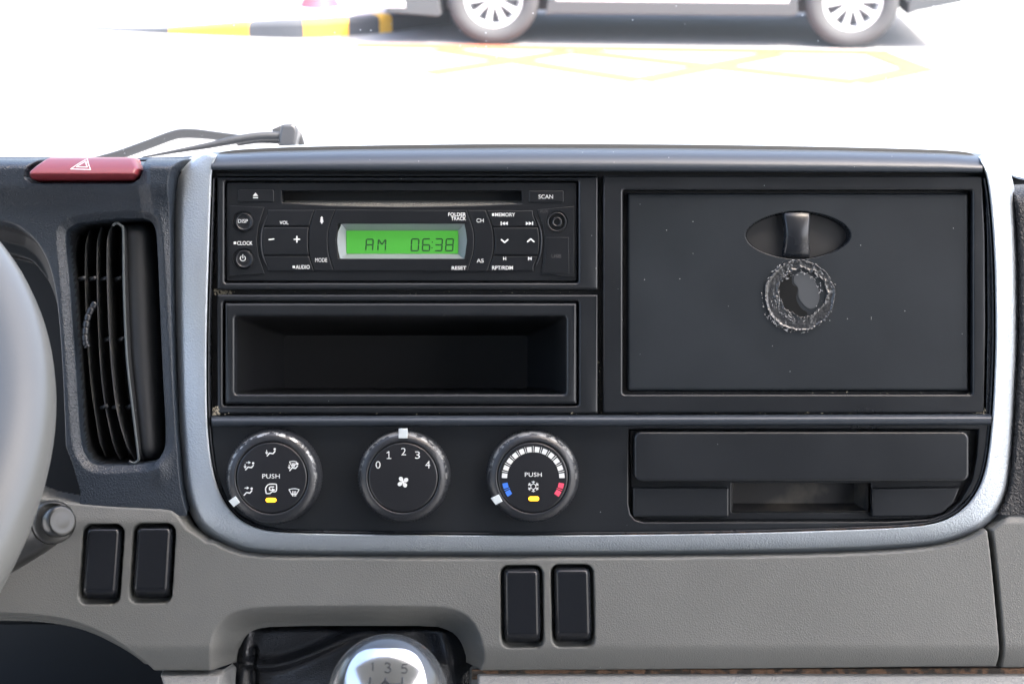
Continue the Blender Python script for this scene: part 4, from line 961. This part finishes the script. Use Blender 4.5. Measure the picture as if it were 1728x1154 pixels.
link('indicator_lamp', plate_mesh([rr(892, 837.6, 909.6, 844.8, 3.4)], 8, 9.5, .2), M['amber'], f3, True, 50, True)

# ------------------------------------------------------------------ steering wheel
sw = thing('steering_wheel', -819, 700, 200, 'pale grey steering wheel rim cut off by the left edge', 'steering wheel')
C_ = Vector(V3(-828, 795, 200, True)); th = math.radians(44)
e1 = Vector((1, 0, 0)); e2 = Vector((0, math.cos(th), -math.sin(th))); e3 = Vector((0, math.sin(th), math.cos(th)))
rows = []; a_, r_ = .2075, .0165
for i in range(160):
    p = 2*math.pi*i/160; rad_ = e1*math.cos(p)+e2*math.sin(p)
    rows.append([tuple(C_+rad_*a_+r_*(math.cos(q)*rad_+math.sin(q)*e3*1.0)) for q in np.linspace(0, 2*math.pi, 28, endpoint=False)])
link('rim', fixn(gridmesh(rows, True, True)), M['wheel'], sw)
rows = [[tuple(C_+r*(e1*math.cos(q)+e2*math.sin(q))+e3*h) for q in np.linspace(0, 2*math.pi, 48, endpoint=False)] for r, h in ((.07, -.06), (.075, -.01), (.06, .008), (.0, .015))]
link('hub', fixn(gridmesh(rows, False, True)), M['wheel'], sw)
for an in (150, 210, 270): 
    d_ = e1*math.cos(math.radians(an))+e2*math.sin(math.radians(an)); link('spoke', tube([C_+d_*.06-e3*.01, C_+d_*.13-e3*.01, C_+d_*.205], [.018, .013, .011], 14), M['wheel'], sw)

# ------------------------------------------------------------------ column stalk with round end
sk = thing('column_stalk', 100, 880, 40, 'grey column stalk with a round button on its end behind the steering wheel rim', 'stalk')
p0 = Vector(V3(90, 884, 75, True)); p1 = Vector(V3(-180, 985, -10, True)); ax = (p0-p1).normalized()
N_ = 20; pts = [p1+(p0-p1)*k/N_ for k in range(N_+1)]
bx = Vector((.62, .12, .77)).normalized()
pts = cr([tuple(p1), tuple(p1+(p0-p1)*.5), tuple(p0-bx*.012), tuple(p0)], 8, False); 
rad = [float(np.interp(i, [0, 10, 17, 21, 23, 24], [.027, .017, .0112, .0108, .0102, .0085])) for i in range(len(pts))]
link('arm', tube(pts, rad, 40), M['stalk'], sk)
c_ = Vector(V3(101, 879, 77, True)); u_ = bx.orthogonal().normalized(); v_ = bx.cross(u_)
rows = [[tuple(c_+bx*h+r*(math.cos(q)*u_+math.sin(q)*v_)) for q in np.linspace(0, 2*math.pi, 40, endpoint=False)] for r, h in ((.0078, -.006), (.0078, .001), (.0072, .0026), (.0062, .0032), (.0055, .0030), (.003, .0034), (0, .0035))]
link('end_button', fixn(gridmesh(rows, False, True)), mat('stalk_button_plastic', (.02, .021, .02), .3), sk)

# ------------------------------------------------------------------ gear lever
gl = thing('gear_lever', 655, 1154, -20, 'gear lever with chrome topped knob marked 1 3 5 at the bottom edge', 'gear lever')
def bootW(X, Y):
    Wv = -36+14*np.exp(-(((X-600)/150)**2+((Y-1200)/90)**2))
    Wv += 7*np.exp(-((Y-(1134-.22*(X-400)+26*np.sin((X-395)/55)*np.exp(-(X-400)/160)))/9)**2)*(1-ss(X, 520, 640))*ss(X, 380, 420)
    Wv += 2*np.exp(-((X-398+(Y-1100)*.1)/9)**2)
    Wv -= 4*np.exp(-((X-412)/6)**2)*ss(Y, 1100, 1120)
    Wv += 5*np.exp(-((X-748-(Y-1100)*.3)/22)**2)
    Wv += 1.2*np.sin(X*.035+Y*.05)
    Wv -= 26*(1-ss(Y, 1062, 1084))
    return Wv
link('boot', hf(np.arange(366, 802, 2.5), np.arange(1060, 1360, 2.5), bootW), M['vinyl'], gl)
gc = Vector(V3(655, 1176, 215, True)); kk = (D-.215)/D*S
rx, ry_, rz_ = 102*kk, 106*kk, 92*kk
rows = []
for i in range(33):
    ph = math.pi*i/32
    rows.append([(gc[0]+rx*math.sin(ph)*math.cos(q), gc[1]+ry_*math.sin(ph)*math.sin(q), gc[2]+rz_*math.cos(ph)) for q in np.linspace(0, 2*math.pi, 64, endpoint=False)])
kn = link('knob', fixn(gridmesh(rows, False, True)), M['knobblack'], gl)
# chrome crown: patch of the same ellipsoid, 0.8 mm proud
def ell(x, y, off=.0008):
    """x, y in -1..1 on the silhouette"""
    r2 = min(x*x+y*y, .999); return (gc[0]+x*(rx+off), gc[1]+y*(ry_+off), gc[2]+math.sqrt(1-r2)*(rz_+off))
def crown_out(t):
    a = 2*math.pi*t; sx_, sy_ = math.cos(a), math.sin(a); n_ = 3.4
    r = (abs(sx_)**n_+abs(sy_)**n_)**(-1/n_); return sx_*r*.70, sy_*r*.70-.00
def warp(x, y):   # square crown widening downward
    y2 = y+.13; return x*(1-.16*(y2+.2)), y2
rows = []
for s_ in np.linspace(0, 1, 18):
    row = []
    for t in np.linspace(0, 1, 96, endpoint=False):
        x, y = crown_out(t); x, y = warp(x*s_, y*s_); row.append(ell(x, y, .0012))
    rows.append(row)
row = []
for t in np.linspace(0, 1, 96, endpoint=False):
    x, y = crown_out(t); x, y = warp(x*1.02, y*1.02); row.append(ell(x, y, -.0006))
rows.append(row)
cw = link('chrome_crown', fixn(gridmesh(rows, False, True)), M['mirror'], kn, True, 60)
def kstroke(lines, wd, m, name):
    ms = []
    for L in lines:
        L = dense(L, 4); ms.append(tube([ell((px-655)/102, (1176-py)/106, .0013) for px, py in L], wd, 6))
    link(name, join(ms), m, cw)
kd = mat('engraved_grey_paint', (.02, .021, .023), .4)
kstroke([[(634, 1109), (636.5, 1107.5), (636.5, 1118)]], .00016*1.6, kd, 'engraved_numeral')
kstroke([[(655, 1108.5), (659, 1107), (664, 1109), (662, 1112.5), (659, 1113), (663, 1114), (665, 1118), (661, 1121), (655.5, 1119.5)]], .00016*1.6, kd, 'engraved_numeral')
kstroke([[(690, 1110), (682.5, 1110), (682, 1115), (687, 1114.5), (690.5, 1118), (688, 1122.5), (681.5, 1121.5)]], .00016*1.6, kd, 'engraved_numeral')
kstroke([[(633, 1128), (632, 1150)], [(612, 1142), (653, 1138)], [(657, 1128), (656.5, 1156)], [(683, 1128), (684, 1150)], [(657, 1138), (684, 1138)], [(650, 1138), (657, 1147), (664, 1138), (657, 1132), (650, 1138)]], .0004, kd, 'shift_pattern')
link('lever_shaft', tube([gc-Vector((0, 0, .01)), (gc[0]-.01, gc[1]-.03, .06), (gc[0]-.02, gc[1]-.03, -.03)], [.012, .009, .014], 16), M['knobblack'], gl)

# ------------------------------------------------------------------ wiper outside the windscreen
wp = thing('windscreen_wiper', 480, 240, -480, 'dark grey windscreen wiper resting outside the glass above the dash', 'wiper')
def WPt(x, y, wv=-500): return V3(x, y, wv, True)
def flatbar(path, hw, th_, name, m, par):
    rows = []
    for i, (x, y, h) in enumerate(path):
        a = path[max(i-1, 0)]; b = path[min(i+1, len(path)-1)]; dx, dy = b[0]-a[0], b[1]-a[1]; l = math.hypot(dx, dy); nx, ny = -dy/l, dx/l
        rows.append([WPt(x+nx*h, y+ny*h, -500), WPt(x+nx*h*.8, y+ny*h*.8, -500+th_), WPt(x-nx*h*.8, y-ny*h*.8, -500+th_), WPt(x-nx*h, y-ny*h, -500), WPt(x-nx*h, y-ny*h, -506), WPt(x+nx*h, y+ny*h, -506)])
    rows = [[rows[0][0]]*6]+rows+[[rows[-1][0]]*6]
    return link(name, fixn(gridmesh(rows, False, True)), m, par, True, 40)
pth = cr([(150, 276), (200, 262), (245, 246), (285, 231), (305, 226), (330, 226), (360, 229), (400, 233), (440, 237)], 4, False)
flatbar([(x, y, 8.5 if x < 330 else 8.5-3.5*(x-330)/110) for x, y in pth], 6, 4, 'arm', M['wiper'], wp)
pth = cr([(240, 266), (300, 255), (350, 246), (400, 236), (440, 230), (478, 230)], 4, False)
bl_ = link('blade', tube([WPt(x, y, -486) for x, y in pth], [.0008+.0028*min(1, i/12) for i in range(len(pth))], 10), M['wiper'], wp)
pth = cr([(400, 243), (440, 238), (500, 241)], 4, False); link('link_rod', tube([WPt(x, y, -494) for x, y in pth], .0022, 8), M['wiper'], wp)
def wplate(name, poly, w0, w1, m, bev): return plate(name, [poly], w0, w1, m, wp, bev)
wplate('end_cap', [(474, 212), (478, 209), (492, 208), (498, 211), (502, 222), (499, 240), (497, 250), (472, 248), (470, 235)], -500, -478, mat('wiper_cap_plastic', (.02, .022, .026), .35), 2.5)
wplate('pivot_bracket', [(458, 218), (476, 210), (500, 216), (508, 224), (513, 242), (500, 252), (470, 246)], -512, -502, M['wiper'], 1.5)

print('meshes', len([o for o in bpy.data.objects if o.type == 'MESH']))
